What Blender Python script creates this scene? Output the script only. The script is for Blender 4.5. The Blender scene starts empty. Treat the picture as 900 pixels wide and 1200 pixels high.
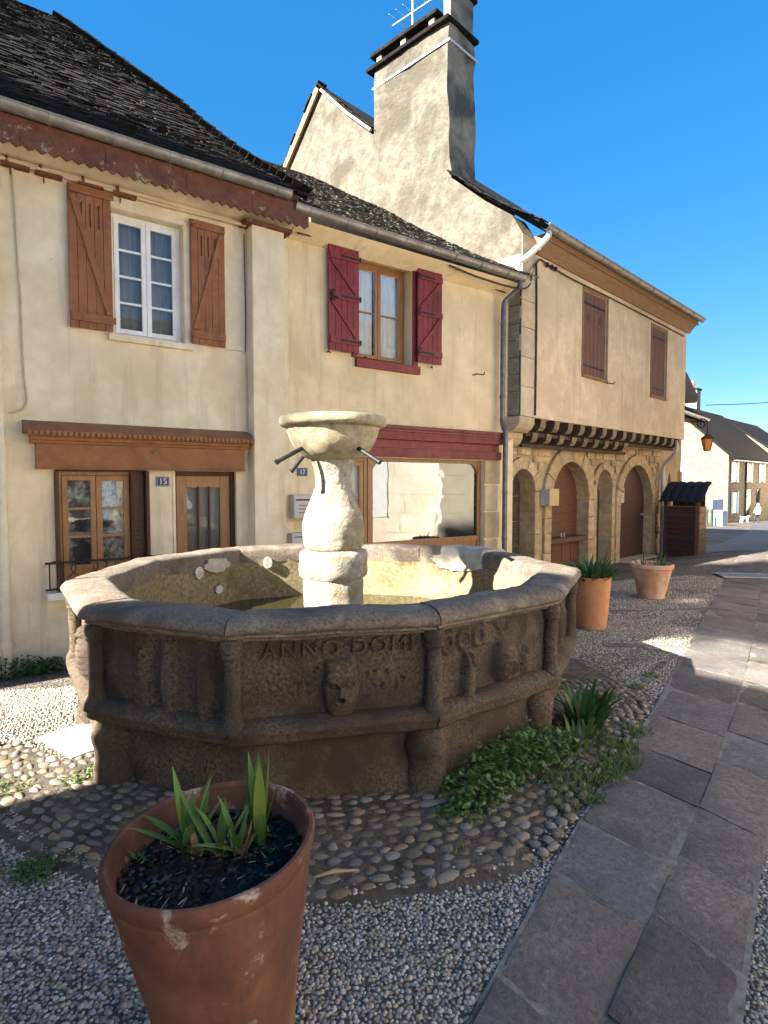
import bpy, bmesh, math, random
import numpy as np
from mathutils import Vector, Matrix, noise
R = math.radians
random.seed(7)
sc = bpy.context.scene
col = sc.collection

# ------------------------------------------------------------------ camera
CAM_H = 1.75
cam_d = bpy.data.cameras.new('camera')
cam = bpy.data.objects.new('camera', cam_d); col.objects.link(cam)
cam_d.sensor_fit = 'HORIZONTAL'; cam_d.sensor_width = 36.0; cam_d.lens = 28.0
cam_d.clip_start = 0.05; cam_d.clip_end = 3000
PITCH = math.atan(35 / 700)
cam.location = (0, 0, CAM_H); cam.rotation_euler = (math.pi / 2 - PITCH, 0, 0)
sc.camera = cam

# ------------------------------------------------------------------ light
SUN_AZ, SUN_EL = 57.0, 31.0          # the way the shadows run (degrees from +Y towards +X), height of the sun
world = bpy.data.worlds.new('World'); sc.world = world; world.use_nodes = True
wn = world.node_tree.nodes; wl = world.node_tree.links
sky = wn.new('ShaderNodeTexSky'); sky.sky_type = 'NISHITA'; sky.sun_disc = False
sky.sun_elevation = R(SUN_EL); sky.sun_rotation = R(SUN_AZ + 180)
sky.altitude = 600; sky.air_density = 1.0; sky.dust_density = 0.0; sky.ozone_density = 6.0
bg = wn['Background']; bg.inputs['Strength'].default_value = 0.073
hsv = wn.new('ShaderNodeHueSaturation'); hsv.inputs['Saturation'].default_value = 1.78; hsv.inputs['Hue'].default_value = .507
gam = wn.new('ShaderNodeGamma'); gam.inputs['Gamma'].default_value = .5        # a softer run from zenith to horizon, as the camera drew it
wl.new(sky.outputs[0], gam.inputs['Color']); wl.new(gam.outputs[0], hsv.inputs['Color']); wl.new(hsv.outputs[0], bg.inputs[0])
sun_d = bpy.data.lights.new('sun', 'SUN'); sun_d.energy = 4.4; sun_d.angle = R(0.53); sun_d.color = (1.0, 0.95, 0.87)
sun = bpy.data.objects.new('sun', sun_d); col.objects.link(sun)
_az = R(SUN_AZ); _e = R(SUN_EL)
SUNF = Vector((math.sin(_az) * math.cos(_e), math.cos(_az) * math.cos(_e), -math.sin(_e)))   # way the light travels
sun.rotation_euler = SUNF.to_track_quat('-Z', 'Y').to_euler(); sun.location = (-20, -12, 25)
sc.view_settings.view_transform = 'Standard'; sc.view_settings.look = 'None'
sc.view_settings.exposure = 2.85; sc.view_settings.gamma = 1.0; sc.view_settings.use_curve_mapping = False

# ------------------------------------------------------------------ layout frames
AO = Vector((-3.91, 6.22)); A_ANG = R(90 - 53.6)       # the row of houses 15 and 17
KS, ZS = 1.147, -.257                                  # module of the stone house and its neighbours (their local unit in metres), level of their ground
SO = Vector((2.386, 11.355)); S_ANG = R(90 - 44.5)        # the old stone house
FC = Vector((-0.415, 4.891))                           # centre of the fountain
AD = Vector((math.cos(A_ANG), math.sin(A_ANG))); AN = Vector((math.sin(A_ANG), -math.cos(A_ANG)))
SD = Vector((math.cos(S_ANG), math.sin(S_ANG))); SN = Vector((math.sin(S_ANG), -math.cos(S_ANG)))
def axy(u, off=0.0): return AO + AD * u + AN * off
def sxy(u, off=0.0): return SO + SD * u + SN * off
def smooth(t): t = max(0.0, min(1.0, t)); return t * t * (3 - 2 * t)
def ground(x, y):
    s = max((Vector((x, y)) - AO).dot(AN), (Vector((x, y)) - SO).dot(SN))
    z = -0.27 * (1 - smooth(s / 2.7))
    if y > 15: z -= 0.034 * (min(y, 75) - 15) * smooth((y - 15) / 8)
    return z
def in_view(p, m=0.0):           # is a point inside the picture, and how far away (used only to choose which pieces are built singly)
    y = p[1] * math.cos(PITCH) - (p[2] - CAM_H) * math.sin(PITCH)
    if y < .1: return False
    u = (p[2] - CAM_H) * math.cos(PITCH) + p[1] * math.sin(PITCH)
    return abs(p[0] / y) < .643 + m and abs(u / y) < .857 + m

# ------------------------------------------------------------------ object helpers
def link(o): col.objects.link(o); return o
def tag(o, label=None, cat=None, group=None, kind=None):
    if label: o['label'] = label
    if cat: o['category'] = cat
    if group: o['group'] = group
    if kind: o['kind'] = kind
    return o
SHIFT = {}
def thing(name, label, cat, loc=(0, 0, 0), rotz=0.0, group=None, shift=None):
    o = link(bpy.data.objects.new(name, None)); o.empty_display_size = .2
    o.location = loc; o.rotation_euler = (0, 0, rotz)
    tag(o, label, cat, group)
    if shift: SHIFT[o.name] = Vector(shift)
    return o
def place(o, parent):
    if parent is not None:
        o.parent = parent
        if parent.name in SHIFT: o.location = o.location - SHIFT[parent.name]
    return o
class MB:
    def __init__(s): s.v = []; s.f = []
    def add(s, vs, fs):
        n = len(s.v); s.v.extend([tuple(v) for v in vs]); s.f.extend([tuple(i + n for i in f) for f in fs]); return s
    def quad(s, *p): return s.add(p, [tuple(range(len(p)))])
    def box(s, x0, x1, y0, y1, z0, z1, m=None):
        vs = [(x, y, z) for z in (z0, z1) for y in (y0, y1) for x in (x0, x1)]
        if m is not None: vs = [m @ Vector(v) for v in vs]
        return s.add(vs, [(0, 2, 3, 1), (4, 5, 7, 6), (0, 1, 5, 4), (2, 6, 7, 3), (0, 4, 6, 2), (1, 3, 7, 5)])
    def bar(s, a, b, w, h, up=(0, 0, 1)):
        a = Vector(a); b = Vector(b); d = (b - a); L = d.length; d.normalize()
        u = Vector(up); x = d.cross(u)
        if x.length < 1e-4: x = d.cross(Vector((1, 0, 0)))
        x.normalize(); z = x.cross(d)
        m = Matrix((x, d, z)).transposed().to_4x4(); m.translation = a
        return s.box(-w / 2, w / 2, 0, L, -h / 2, h / 2, m)
    def tube(s, path, r, n=8, caps=True):
        path = [Vector(p) for p in path]; rs = r if isinstance(r, (list, tuple)) else [r] * len(path)
        rings = []; px = None
        for i, p in enumerate(path):
            d = (path[min(i + 1, len(path) - 1)] - path[max(i - 1, 0)]).normalized()
            if px is None:
                px = d.cross(Vector((0, 0, 1)))
                if px.length < 1e-3: px = d.cross(Vector((1, 0, 0)))
            px = (px - d * px.dot(d)).normalized(); py = d.cross(px)
            rings.append([p + (px * math.cos(2 * math.pi * k / n) + py * math.sin(2 * math.pi * k / n)) * rs[i] for k in range(n)])
        vs = [q for g in rings for q in g]; fs = []
        for i in range(len(rings) - 1):
            for k in range(n):
                a = i * n + k; b = i * n + (k + 1) % n; fs.append((a, b, b + n, a + n))
        if caps: fs.append(tuple(range(n - 1, -1, -1))); fs.append(tuple(range((len(rings) - 1) * n, len(rings) * n)))
        return s.add(vs, fs)
    def lathe(s, prof, n=24, c=(0, 0), caps=True, disp=None):
        vs = []; fs = []
        for (r, z) in prof:
            for k in range(n):
                a = 2 * math.pi * k / n; rr = r
                if disp: rr = r + disp(a, z, r)
                vs.append((c[0] + rr * math.cos(a), c[1] + rr * math.sin(a), z))
        for i in range(len(prof) - 1):
            for k in range(n):
                a = i * n + k; b = i * n + (k + 1) % n; fs.append((a, b, b + n, a + n))
        if caps:
            fs.append(tuple(range(n - 1, -1, -1))); fs.append(tuple(range((len(prof) - 1) * n, len(prof) * n)))
        return s.add(vs, fs)
    def prism(s, poly, y0, y1):               # poly in (x,z), extruded along y
        n = len(poly); vs = [(x, y0, z) for x, z in poly] + [(x, y1, z) for x, z in poly]
        fs = [tuple(range(n)), tuple(range(2 * n - 1, n - 1, -1))] + [(i, i + n, (i + 1) % n + n, (i + 1) % n) for i in range(n)]
        return s.add(vs, fs)
    def prismx(s, poly, x0, x1):              # poly in (y,z), extruded along x
        n = len(poly); vs = [(x0, y, z) for y, z in poly] + [(x1, y, z) for y, z in poly]
        fs = [tuple(range(n - 1, -1, -1)), tuple(range(n, 2 * n))] + [(i, (i + 1) % n, (i + 1) % n + n, i + n) for i in range(n)]
        return s.add(vs, fs)
    def grid(s, nx, ny, fn):
        vs = [fn(i / nx, j / ny) for j in range(ny + 1) for i in range(nx + 1)]
        return s.add(vs, [(j * (nx + 1) + i, j * (nx + 1) + i + 1, (j + 1) * (nx + 1) + i + 1, (j + 1) * (nx + 1) + i) for j in range(ny) for i in range(nx)])
    def mesh(s, name, smooth=None):
        me = bpy.data.meshes.new(name); me.from_pydata(s.v, [], s.f)
        bm = bmesh.new(); bm.from_mesh(me); bmesh.ops.recalc_face_normals(bm, faces=bm.faces); bm.to_mesh(me); bm.free()
        if smooth: me.shade_smooth(); me.set_sharp_from_angle(angle=R(smooth))
        return me
    def build(s, name, mat, parent=None, smooth=None, bevel=0.0, loc=None, keep=False):
        me = bpy.data.meshes.new(name); me.from_pydata(s.v, [], s.f)
        if not keep:
            bm = bmesh.new(); bm.from_mesh(me); bmesh.ops.recalc_face_normals(bm, faces=bm.faces); bm.to_mesh(me); bm.free()
        if smooth: me.shade_smooth(); me.set_sharp_from_angle(angle=R(smooth))
        me.materials.append(mat)
        o = link(bpy.data.objects.new(name, me))
        if loc: o.location = loc
        place(o, parent)
        if bevel:
            b = o.modifiers.new('bevel', 'BEVEL'); b.width = bevel; b.segments = 2; b.limit_method = 'ANGLE'
        return o
def inst(name, me, parent, m):
    o = link(bpy.data.objects.new(name, me)); o.matrix_local = m; o.parent = parent; return o
def mbox(name, mat, parent, x0, x1, y0, y1, z0, z1, bevel=0.0):
    return MB().box(x0, x1, y0, y1, z0, z1).build(name, mat, parent, bevel=bevel)
def text_obj(name, body, size, depth, mat, parent, m, smooth=None, shear=0, spacing=1.0):
    cu = bpy.data.curves.new(name, 'FONT'); cu.body = body; cu.size = size; cu.extrude = depth; cu.align_x = 'CENTER'; cu.align_y = 'CENTER'
    cu.resolution_u = 3; cu.shear = shear; cu.space_character = spacing
    t = link(bpy.data.objects.new(name, cu)); bpy.context.view_layer.update()
    me = bpy.data.meshes.new_from_object(t.evaluated_get(bpy.context.evaluated_depsgraph_get()))
    bpy.data.objects.remove(t); bpy.data.curves.remove(cu)
    me.materials.clear(); me.materials.append(mat)
    o = link(bpy.data.objects.new(name, me)); o.matrix_local = m
    if parent is not None:
        loc = o.location.copy(); o.parent = parent
        if parent.name in SHIFT: o.location = loc - SHIFT[parent.name]
    return o
UPRIGHT = Matrix.Rotation(math.pi / 2, 4, 'X')        # text standing on a wall that faces local -Y

# ------------------------------------------------------------------ materials
def new_mat(name):
    m = bpy.data.materials.new(name); m.use_nodes = True
    return m, m.node_tree.nodes, m.node_tree.links, m.node_tree.nodes['Principled BSDF']
def rgba(c): return (c[0], c[1], c[2], 1)
def ramp(n, stops):
    r = n.new('ShaderNodeValToRGB'); e = r.color_ramp.elements
    while len(e) > 1: e.remove(e[-1])
    e[0].position = stops[0][0]; e[0].color = rgba(stops[0][1])
    for p, c in stops[1:]: k = e.new(p); k.color = rgba(c)
    return r
def nz(n, l, vec, scale, detail=4, rough=.6, dist=0.0):
    t = n.new('ShaderNodeTexNoise'); t.inputs['Scale'].default_value = scale; t.inputs['Detail'].default_value = detail
    t.inputs['Roughness'].default_value = rough; t.inputs['Distortion'].default_value = dist
    l.new(vec, t.inputs['Vector']); return t
def mix(n, l, a, b, fac, mode='MIX'):
    x = n.new('ShaderNodeMix'); x.data_type = 'RGBA'; x.blend_type = mode
    for s, v in ((6, a), (7, b)):
        if isinstance(v, (tuple, list)): x.inputs[s].default_value = rgba(v)
        else: l.new(v, x.inputs[s])
    if isinstance(fac, (int, float)): x.inputs[0].default_value = fac
    else: l.new(fac, x.inputs[0])
    return x.outputs[2]
def surf(name, c0, c1, scale=6, rough=.85, bump=.3, bscale=60, blot=None, bsc=.7, bfac=(.45, .7), rnd=0.0, spec=.3, fine=None, bdist=.01, stretch=None, metallic=0.0, coords='Object', blot2=None, streak=None, specks=None):
    """two-tone noise colour, optional large blotches of a third colour, fine bump, optional per-piece variation"""
    m, n, l, p = new_mat(name)
    tc = n.new('ShaderNodeTexCoord'); vec = tc.outputs[coords]
    if stretch:
        mp = n.new('ShaderNodeMapping'); mp.inputs['Scale'].default_value = stretch; l.new(vec, mp.inputs[0]); vec = mp.outputs[0]
    a = nz(n, l, vec, scale, 6, .65)
    c = ramp(n, [(.37, c0), (.63, c1)]); l.new(a.outputs[0], c.inputs[0]); out = c.outputs[0]
    if blot:
        b = nz(n, l, vec, bsc, 5, .6, .3); r = ramp(n, [(bfac[0], (0, 0, 0)), (bfac[1], (1, 1, 1))]); l.new(b.outputs[0], r.inputs[0])
        out = mix(n, l, out, blot, r.outputs[0])
    if blot2:                                # (colour, scale, lo, hi)
        b = nz(n, l, vec, blot2[1], 7, .7, .2); r = ramp(n, [(blot2[2] - .065, (0, 0, 0)), (blot2[3] - .075, (1, 1, 1))]); l.new(b.outputs[0], r.inputs[0])
        out = mix(n, l, out, blot2[0], r.outputs[0])
    if streak:                               # (colour, lo, hi): runs of dirt down the face
        mp2 = n.new('ShaderNodeMapping'); mp2.inputs['Scale'].default_value = (5.5, 5.5, .45); l.new(tc.outputs[coords], mp2.inputs[0])
        b = nz(n, l, mp2.outputs[0], 1.0, 6, .65); r = ramp(n, [(streak[1], (0, 0, 0)), (streak[2], (1, 1, 1))]); l.new(b.outputs[0], r.inputs[0])
        out = mix(n, l, out, streak[0], r.outputs[0])
    if specks:                               # (colour, scale, size): small pits, chips and lichen spots
        vo = n.new('ShaderNodeTexVoronoi'); vo.inputs['Scale'].default_value = specks[1]; l.new(vec, vo.inputs['Vector'])
        w3 = nz(n, l, vec, specks[1] * .22, 3); w4 = n.new('ShaderNodeMath'); w4.operation = 'MULTIPLY_ADD'; l.new(w3.outputs[0], w4.inputs[0]); w4.inputs[1].default_value = specks[2] * 4; w4.inputs[2].default_value = -specks[2] * 1.75
        lt_ = n.new('ShaderNodeMath'); lt_.operation = 'LESS_THAN'; l.new(vo.outputs['Distance'], lt_.inputs[0]); l.new(w4.outputs[0], lt_.inputs[1])
        out = mix(n, l, out, specks[0], lt_.outputs[0])
    if rnd:
        oi = n.new('ShaderNodeObjectInfo'); ge = n.new('ShaderNodeNewGeometry')
        ad = n.new('ShaderNodeMath'); ad.operation = 'ADD'; l.new(oi.outputs['Random'], ad.inputs[0]); l.new(ge.outputs['Random Per Island'], ad.inputs[1])
        fr = n.new('ShaderNodeMath'); fr.operation = 'FRACT'; l.new(ad.outputs[0], fr.inputs[0])
        hv = n.new('ShaderNodeHueSaturation'); mr = n.new('ShaderNodeMapRange'); mr.inputs[3].default_value = 1 - rnd; mr.inputs[4].default_value = 1 + rnd
        l.new(fr.outputs[0], mr.inputs[0]); l.new(mr.outputs[0], hv.inputs['Value'])
        f2 = n.new('ShaderNodeMath'); f2.operation = 'MULTIPLY'; f2.inputs[1].default_value = 7.31; l.new(fr.outputs[0], f2.inputs[0])
        f3 = n.new('ShaderNodeMath'); f3.operation = 'FRACT'; l.new(f2.outputs[0], f3.inputs[0])
        m2 = n.new('ShaderNodeMapRange'); m2.inputs[3].default_value = 1 - rnd * 1.2; m2.inputs[4].default_value = 1 + rnd * .8
        l.new(f3.outputs[0], m2.inputs[0]); l.new(m2.outputs[0], hv.inputs['Saturation'])
        l.new(out, hv.inputs['Color']); out = hv.outputs[0]
    l.new(out, p.inputs['Base Color'])
    p.inputs['Roughness'].default_value = rough; p.inputs['Specular IOR Level'].default_value = spec; p.inputs['Metallic'].default_value = metallic
    if bump:
        b1 = nz(n, l, vec, bscale, 5, .7)
        bp = n.new('ShaderNodeBump'); bp.inputs['Strength'].default_value = bump; bp.inputs['Distance'].default_value = bdist
        l.new(b1.outputs[0], bp.inputs['Height']); l.new(bp.outputs[0], p.inputs['Normal'])
    return m
MT = {}
MT['plaster_a'] = surf('cream_render', (.67, .555, .39), (.80, .68, .50), 3.0, .92, .5, 70, (.61, .50, .335), .9, (.48, .66), bdist=.006, blot2=((.40, .33, .24), 1.6, .72, .86), streak=((.46, .375, .26), .53, .78), specks=((.30, .25, .18), 14, .075))
MT['plaster_b'] = surf('warm_cream_render', (.68, .53, .315), (.79, .635, .405), 2.5, .92, .5, 70, (.60, .465, .28), .8, (.48, .66), bdist=.006, blot2=((.38, .30, .21), 1.3, .72, .86), streak=((.47, .365, .235), .53, .78), specks=((.30, .24, .17), 13, .075))
MT['plaster_s'] = surf('aged_beige_stucco', (.58, .445, .285), (.74, .58, .39), 5.0, .95, .7, 60, (.54, .415, .27), 1.1, (.44, .66), bdist=.010, streak=((.44, .34, .225), .55, .72), specks=((.27, .20, .13), 12, .08), blot2=((.36, .275, .19), 2.2, .70, .84))
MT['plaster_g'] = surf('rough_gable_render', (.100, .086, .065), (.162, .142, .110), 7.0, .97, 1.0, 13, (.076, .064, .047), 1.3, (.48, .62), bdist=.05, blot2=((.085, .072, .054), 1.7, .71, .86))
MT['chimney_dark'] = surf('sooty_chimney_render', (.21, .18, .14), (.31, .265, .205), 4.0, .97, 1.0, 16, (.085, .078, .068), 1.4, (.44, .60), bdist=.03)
MT['sandstone'] = surf('yellow_sandstone', (.39, .275, .15), (.56, .415, .24), 9.0, .93, .6, 50, (.34, .22, .12), 2.5, (.5, .75), rnd=.14, bdist=.008)
MT['rubble'] = surf('rubble_stone', (.37, .265, .15), (.55, .41, .245), 11.0, .94, .7, 45, (.29, .20, .12), 3.0, (.48, .72), rnd=.24, bdist=.01)
MT['quoin'] = surf('pale_quoin_stone', (.46, .345, .215), (.56, .43, .28), 7.0, .93, .5, 60, (.40, .29, .18), 2.0, (.5, .75), rnd=.10, bdist=.006)
MT['mortar'] = surf('lime_mortar', (.37, .285, .175), (.46, .36, .23), 16, .97, .8, 70, bdist=.008)
MT['granite'] = surf('weathered_fountain_stone', (.056, .041, .027), (.172, .128, .084), 60, .92, 1.0, 110, (.062, .046, .032), 2.2, (.42, .62), bdist=.010, blot2=((.17, .132, .095), 5.5, .66, .84), spec=.25, specks=((.020, .014, .010), 70, .10))
MT['granite_rim'] = surf('weathered_rim_stone', (.120, .092, .068), (.25, .198, .148), 60, .9, 1.0, 110, (.100, .078, .060), 2.0, (.48, .64), bdist=.008, blot2=((.31, .255, .19), 4.5, .60, .78), spec=.3, specks=((.055, .042, .032), 60, .095))
MT['lining'] = surf('ochre_basin_lining', (.17, .126, .062), (.33, .260, .145), 30, .93, .9, 80, (.145, .110, .048), 3.0, (.5, .7), bdist=.01)
MT['limestone'] = surf('pale_limestone', (.30, .262, .20), (.50, .445, .355), 16, .94, 1.0, 34, (.31, .25, .165), 4.0, (.48, .60), bdist=.035, blot2=((.22, .18, .12), 24, .64, .72))
MT['bowl'] = surf('mossy_limestone_bowl', (.30, .25, .155), (.47, .40, .27), 12, .94, .9, 70, (.23, .20, .115), 4.0, (.46, .66), bdist=.010, blot2=((.09, .085, .055), 8.0, .66, .78))
MT['repair'] = surf('white_lime_patch', (.34, .30, .235), (.50, .45, .36), 9, .9, .6, 60, bdist=.006)
MT['lichen_disc'] = surf('pale_green_lime_disc', (.42, .42, .33), (.60, .60, .50), 20, .95, .5, 70)
MT['brown'] = surf('brown_shutter_paint', (.225, .082, .034), (.290, .112, .050), 14, .6, .25, 140, (.165, .065, .035), 3, (.5, .7), spec=.3, bdist=.004, streak=((.31, .145, .080), .55, .70), specks=((.34, .20, .13), 26, .07))
MT['brown_old'] = surf('flaking_brown_paint', (.115, .045, .024), (.165, .068, .038), 10, .75, .6, 90, (.085, .036, .022), 3, (.5, .75), bdist=.006, blot2=((.30, .24, .16), 7.0, .66, .72))
MT['hood'] = surf('brown_hood_paint', (.22, .092, .037), (.29, .128, .056), 6, .7, .3, 90, (.14, .060, .030), 2, (.5, .8), bdist=.003)
MT['maroon'] = surf('maroon_shutter_paint', (.165, .019, .022), (.215, .029, .030), 12, .5, .2, 140, (.125, .016, .018), 3, (.5, .7), spec=.35, bdist=.004, streak=((.25, .055, .052), .56, .72), specks=((.07, .02, .02), 26, .06))
MT['maroon_old'] = surf('faded_maroon_board', (.185, .045, .042), (.25, .070, .062), 8, .7, .4, 100, (.12, .026, .025), 2.4, (.5, .78), bdist=.005)
MT['white'] = surf('white_joinery_paint', (.70, .68, .64), (.80, .79, .76), 6, .5, .1, 120)
MT['cable_cream'] = surf('cream_painted_cable', (.52, .42, .28), (.62, .52, .36), 8, .7, .2, 80)
MT['oak'] = surf('varnished_orange_wood', (.235, .105, .034), (.33, .155, .055), 9, .42, .25, 80, (.19, .080, .026), 3, (.5, .75), spec=.5, stretch=(5, 5, .7), bdist=.003)
MT['dark_wood'] = surf('dark_stained_wood', (.060, .024, .014), (.095, .040, .023), 9, .6, .35, 80, stretch=(5, 5, .7), bdist=.004)
MT['door_wood'] = surf('red_brown_door_wood', (.115, .048, .028), (.160, .072, .042), 10, .62, .35, 70, (.09, .04, .024), 3, (.5, .75), stretch=(1, 1, 6), bdist=.004)
MT['door_dark'] = surf('dark_brown_door_wood', (.070, .032, .024), (.100, .048, .036), 9, .55, .3, 70, stretch=(6, 6, .6), bdist=.004)
MT['old_door'] = surf('old_grey_brown_wood', (.060, .042, .028), (.12, .086, .056), 8, .85, .5, 70, (.045, .032, .022), 2.5, (.45, .7), stretch=(1, 1, 5), bdist=.006)
MT['soffit'] = surf('orange_pine_boards', (.19, .105, .050), (.27, .155, .078), 8, .7, .3, 60, (.22, .11, .045), 2, (.5, .75), stretch=(.5, 5, 5), bdist=.004)
MT['beam'] = surf('blackened_oak_beam', (.050, .034, .022), (.095, .066, .044), 10, .85, .6, 60, bdist=.008)
MT['beam_end'] = surf('pale_beam_end', (.17, .115, .066), (.27, .19, .115), 14, .9, .5, 60, rnd=.15, bdist=.006)
MT['shutter_s'] = surf('faded_red_brown_shutter', (.135, .064, .040), (.185, .094, .060), 9, .8, .4, 70, (.105, .052, .034), 3, (.5, .75), stretch=(5, 5, .7), bdist=.004)
MT['zinc'] = surf('zinc_gutter', (.20, .185, .160), (.30, .28, .245), 7, .5, .15, 60, (.15, .135, .11), 2.5, (.5, .75), spec=.5, metallic=.55)
MT['zinc_dark'] = surf('dark_zinc_pipe', (.105, .105, .11), (.17, .17, .175), 7, .45, .15, 60, (.08, .08, .08), 2.5, (.5, .75), spec=.5, metallic=.5)
MT['pvc'] = surf('cream_pvc_pipe', (.62, .54, .40), (.70, .62, .47), 5, .5, .05, 60)
MT['white_metal'] = surf('pale_grey_pipe', (.50, .50, .49), (.62, .62, .60), 7, .4, .1, 60, spec=.5)
MT['iron'] = surf('black_iron', (.012, .011, .011), (.028, .024, .022), 30, .55, .3, 100, spec=.45, metallic=.3)
MT['slate'] = surf('dark_schist_slate', (.008, .007, .006), (.034, .029, .026), 14, .95, .8, 70, (.014, .012, .010), 3.0, (.45, .7), rnd=.5, bdist=.01, blot2=((.15, .135, .11), 7.0, .715, .79), spec=.12)
MT['slate_pale'] = surf('lichened_schist_slate', (.030, .026, .020), (.095, .084, .065), 14, .88, .8, 70, (.045, .038, .026), 3.0, (.45, .7), rnd=.5, bdist=.01, blot2=((.20, .175, .11), 8.0, .64, .74), spec=.15)
MT['slate_under'] = surf('roof_underlay', (.014, .012, .011), (.034, .030, .026), 9, .95, .5, 60)
MT['terracotta'] = surf('weathered_terracotta', (.135, .052, .031), (.215, .090, .053), 5, .88, .5, 60, (.075, .032, .022), 2.4, (.45, .64), streak=((.080, .037, .026), .52, .72), specks=((.30, .22, .17), 30, .075), bdist=.004, blot2=((.46, .36, .28), 6.5, .63, .72))
MT['terracotta_l'] = surf('light_terracotta', (.43, .185, .075), (.53, .26, .12), 4, .85, .3, 80, (.36, .155, .07), 3, (.5, .75), bdist=.004)
MT['terracotta_p'] = surf('limed_pink_terracotta', (.43, .205, .115), (.56, .34, .22), 3, .88, .3, 80, (.60, .42, .30), 3.4, (.45, .68), bdist=.004)
MT['soil'] = surf('dark_potting_soil', (.014, .008, .005), (.060, .036, .022), 40, .97, 1.0, 60, bdist=.03)
MT['soil_crumb'] = surf('soil_crumb', (.018, .011, .007), (.075, .046, .028), 30, .97, .5, 60, rnd=.5)
MT['earth'] = surf('brown_earth_mortar', (.075, .058, .042), (.15, .118, .086), 20, .97, 1.0, 50, (.05, .042, .028), 3, (.5, .7), bdist=.02)
MT['asphalt'] = surf('worn_asphalt', (.055, .054, .056), (.085, .083, .084), 30, .62, .5, 160, (.070, .068, .070), .6, (.45, .7), bdist=.006, spec=.5)
MT['slab'] = surf('grey_paving_slab', (.118, .097, .081), (.210, .174, .147), 38, .85, 1.0, 44, (.105, .086, .074), 2.2, (.42, .66), rnd=.26, bdist=.016, specks=((.26, .23, .20), 55, .07), spec=.35, blot2=((.205, .17, .135), 3.2, .64, .8))
MT['cobble'] = surf('river_cobble', (.145, .104, .069), (.275, .207, .142), 14, .72, .4, 60, (.15, .112, .076), 4, (.45, .7), rnd=.36, bdist=.006, spec=.4)
MT['pebble'] = surf('small_river_pebble', (.24, .190, .138), (.43, .350, .265), 40, .8, .2, 90, rnd=.42, spec=.4, bdist=.002)
MT['grate'] = surf('galvanised_cover', (.30, .29, .28), (.40, .39, .375), 12, .6, .4, 90, spec=.5, metallic=.2)
MT['yellow_box'] = surf('ochre_letter_box', (.52, .38, .155), (.60, .45, .20), 6, .6, .1, 80)
MT['grey_box'] = surf('grey_meter_box', (.42, .41, .39), (.50, .49, .47), 6, .5, .1, 80)
MT['kiosk'] = surf('dark_stained_boards', (.040, .017, .012), (.075, .033, .022), 9, .65, .4, 70, rnd=.2, stretch=(.6, .6, 6), bdist=.005)
MT['kiosk_l'] = surf('orange_brown_board', (.15, .060, .028), (.21, .088, .042), 9, .6, .3, 70, bdist=.004)
MT['bitumen'] = surf('black_corrugated_sheet', (.012, .011, .012), (.026, .024, .025), 20, .7, .3, 90)
MT['blue_enamel'] = surf('blue_enamel', (.020, .028, .10), (.026, .036, .13), 5, .3, 0)
MT['paper'] = surf('printed_paper', (.62, .50, .44), (.72, .62, .55), 30, .8, 0)
MT['ink'] = surf('faded_ink', (.25, .06, .05), (.30, .10, .08), 9, .8, 0)
MT['curtain'] = surf('white_curtain', (.70, .68, .64), (.84, .82, .78), 5, .9, .4, 12, stretch=(8, 8, 1), bdist=.02)
MT['lace'] = surf('lace_curtain', (.10, .10, .10), (.62, .61, .58), 16, .9, .3, 30, (.06, .06, .065), 3.6, (.46, .56), stretch=(1.4, 1.4, 1))
MT['net'] = surf('grey_net_curtain', (.20, .20, .185), (.27, .27, .25), 3, .9, .3, 40, stretch=(9, 9, .6))
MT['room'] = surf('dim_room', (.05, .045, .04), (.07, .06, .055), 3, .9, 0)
MT['far_stone'] = surf('far_rubble_wall', (.16, .130, .088), (.32, .27, .195), 5, .95, 1.0, 9, (.13, .10, .066), 2.6, (.45, .6), stretch=(1, 1, 3), bdist=.05)
MT['far_stone2'] = surf('far_grey_stone_wall', (.18, .15, .108), (.30, .25, .186), 6, .95, .6, 12, (.24, .19, .13), 2.2, (.45, .7), stretch=(1, 1, 3), bdist=.05)
MT['far_yellow'] = surf('far_yellow_render', (.50, .36, .16), (.58, .44, .22), 2, .95, .2, 30)
MT['plaster_d'] = surf('tan_render', (.38, .275, .165), (.48, .355, .22), 3.0, .95, .4, 40, (.32, .23, .14), 1.2, (.45, .72), bdist=.01)
MT['opp_wall'] = surf('pale_ashlar_wall', (.74, .65, .50), (.84, .75, .60), 3, .9, .3, 40, (.68, .58, .43), .8, (.45, .7))
MT['blue_shutter'] = surf('pale_blue_shutter', (.34, .45, .56), (.42, .53, .63), 5, .7, .1, 60)
MT['blue_panel'] = surf('blue_fence_panel', (.15, .22, .36), (.20, .28, .43), 5, .7, .1, 60)
MT['dark_green'] = surf('dark_green_post', (.012, .035, .020), (.02, .05, .03), 5, .5, .1, 60)
MT['skin'] = surf('skin', (.42, .25, .17), (.48, .30, .21), 5, .6, 0)
MT['white_cloth'] = surf('white_cloth', (.72, .72, .72), (.80, .80, .80), 9, .9, .2, 60)
MT['dark_cloth'] = surf('dark_trousers', (.03, .03, .035), (.05, .05, .055), 9, .9, .2, 60)
MT['bark'] = surf('bark', (.05, .035, .022), (.10, .07, .045), 9, .95, .8, 20, bdist=.02)
MT['brick_red'] = surf('red_chimney_pot', (.32, .10, .05), (.40, .15, .08), 6, .9, .2, 60)

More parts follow.
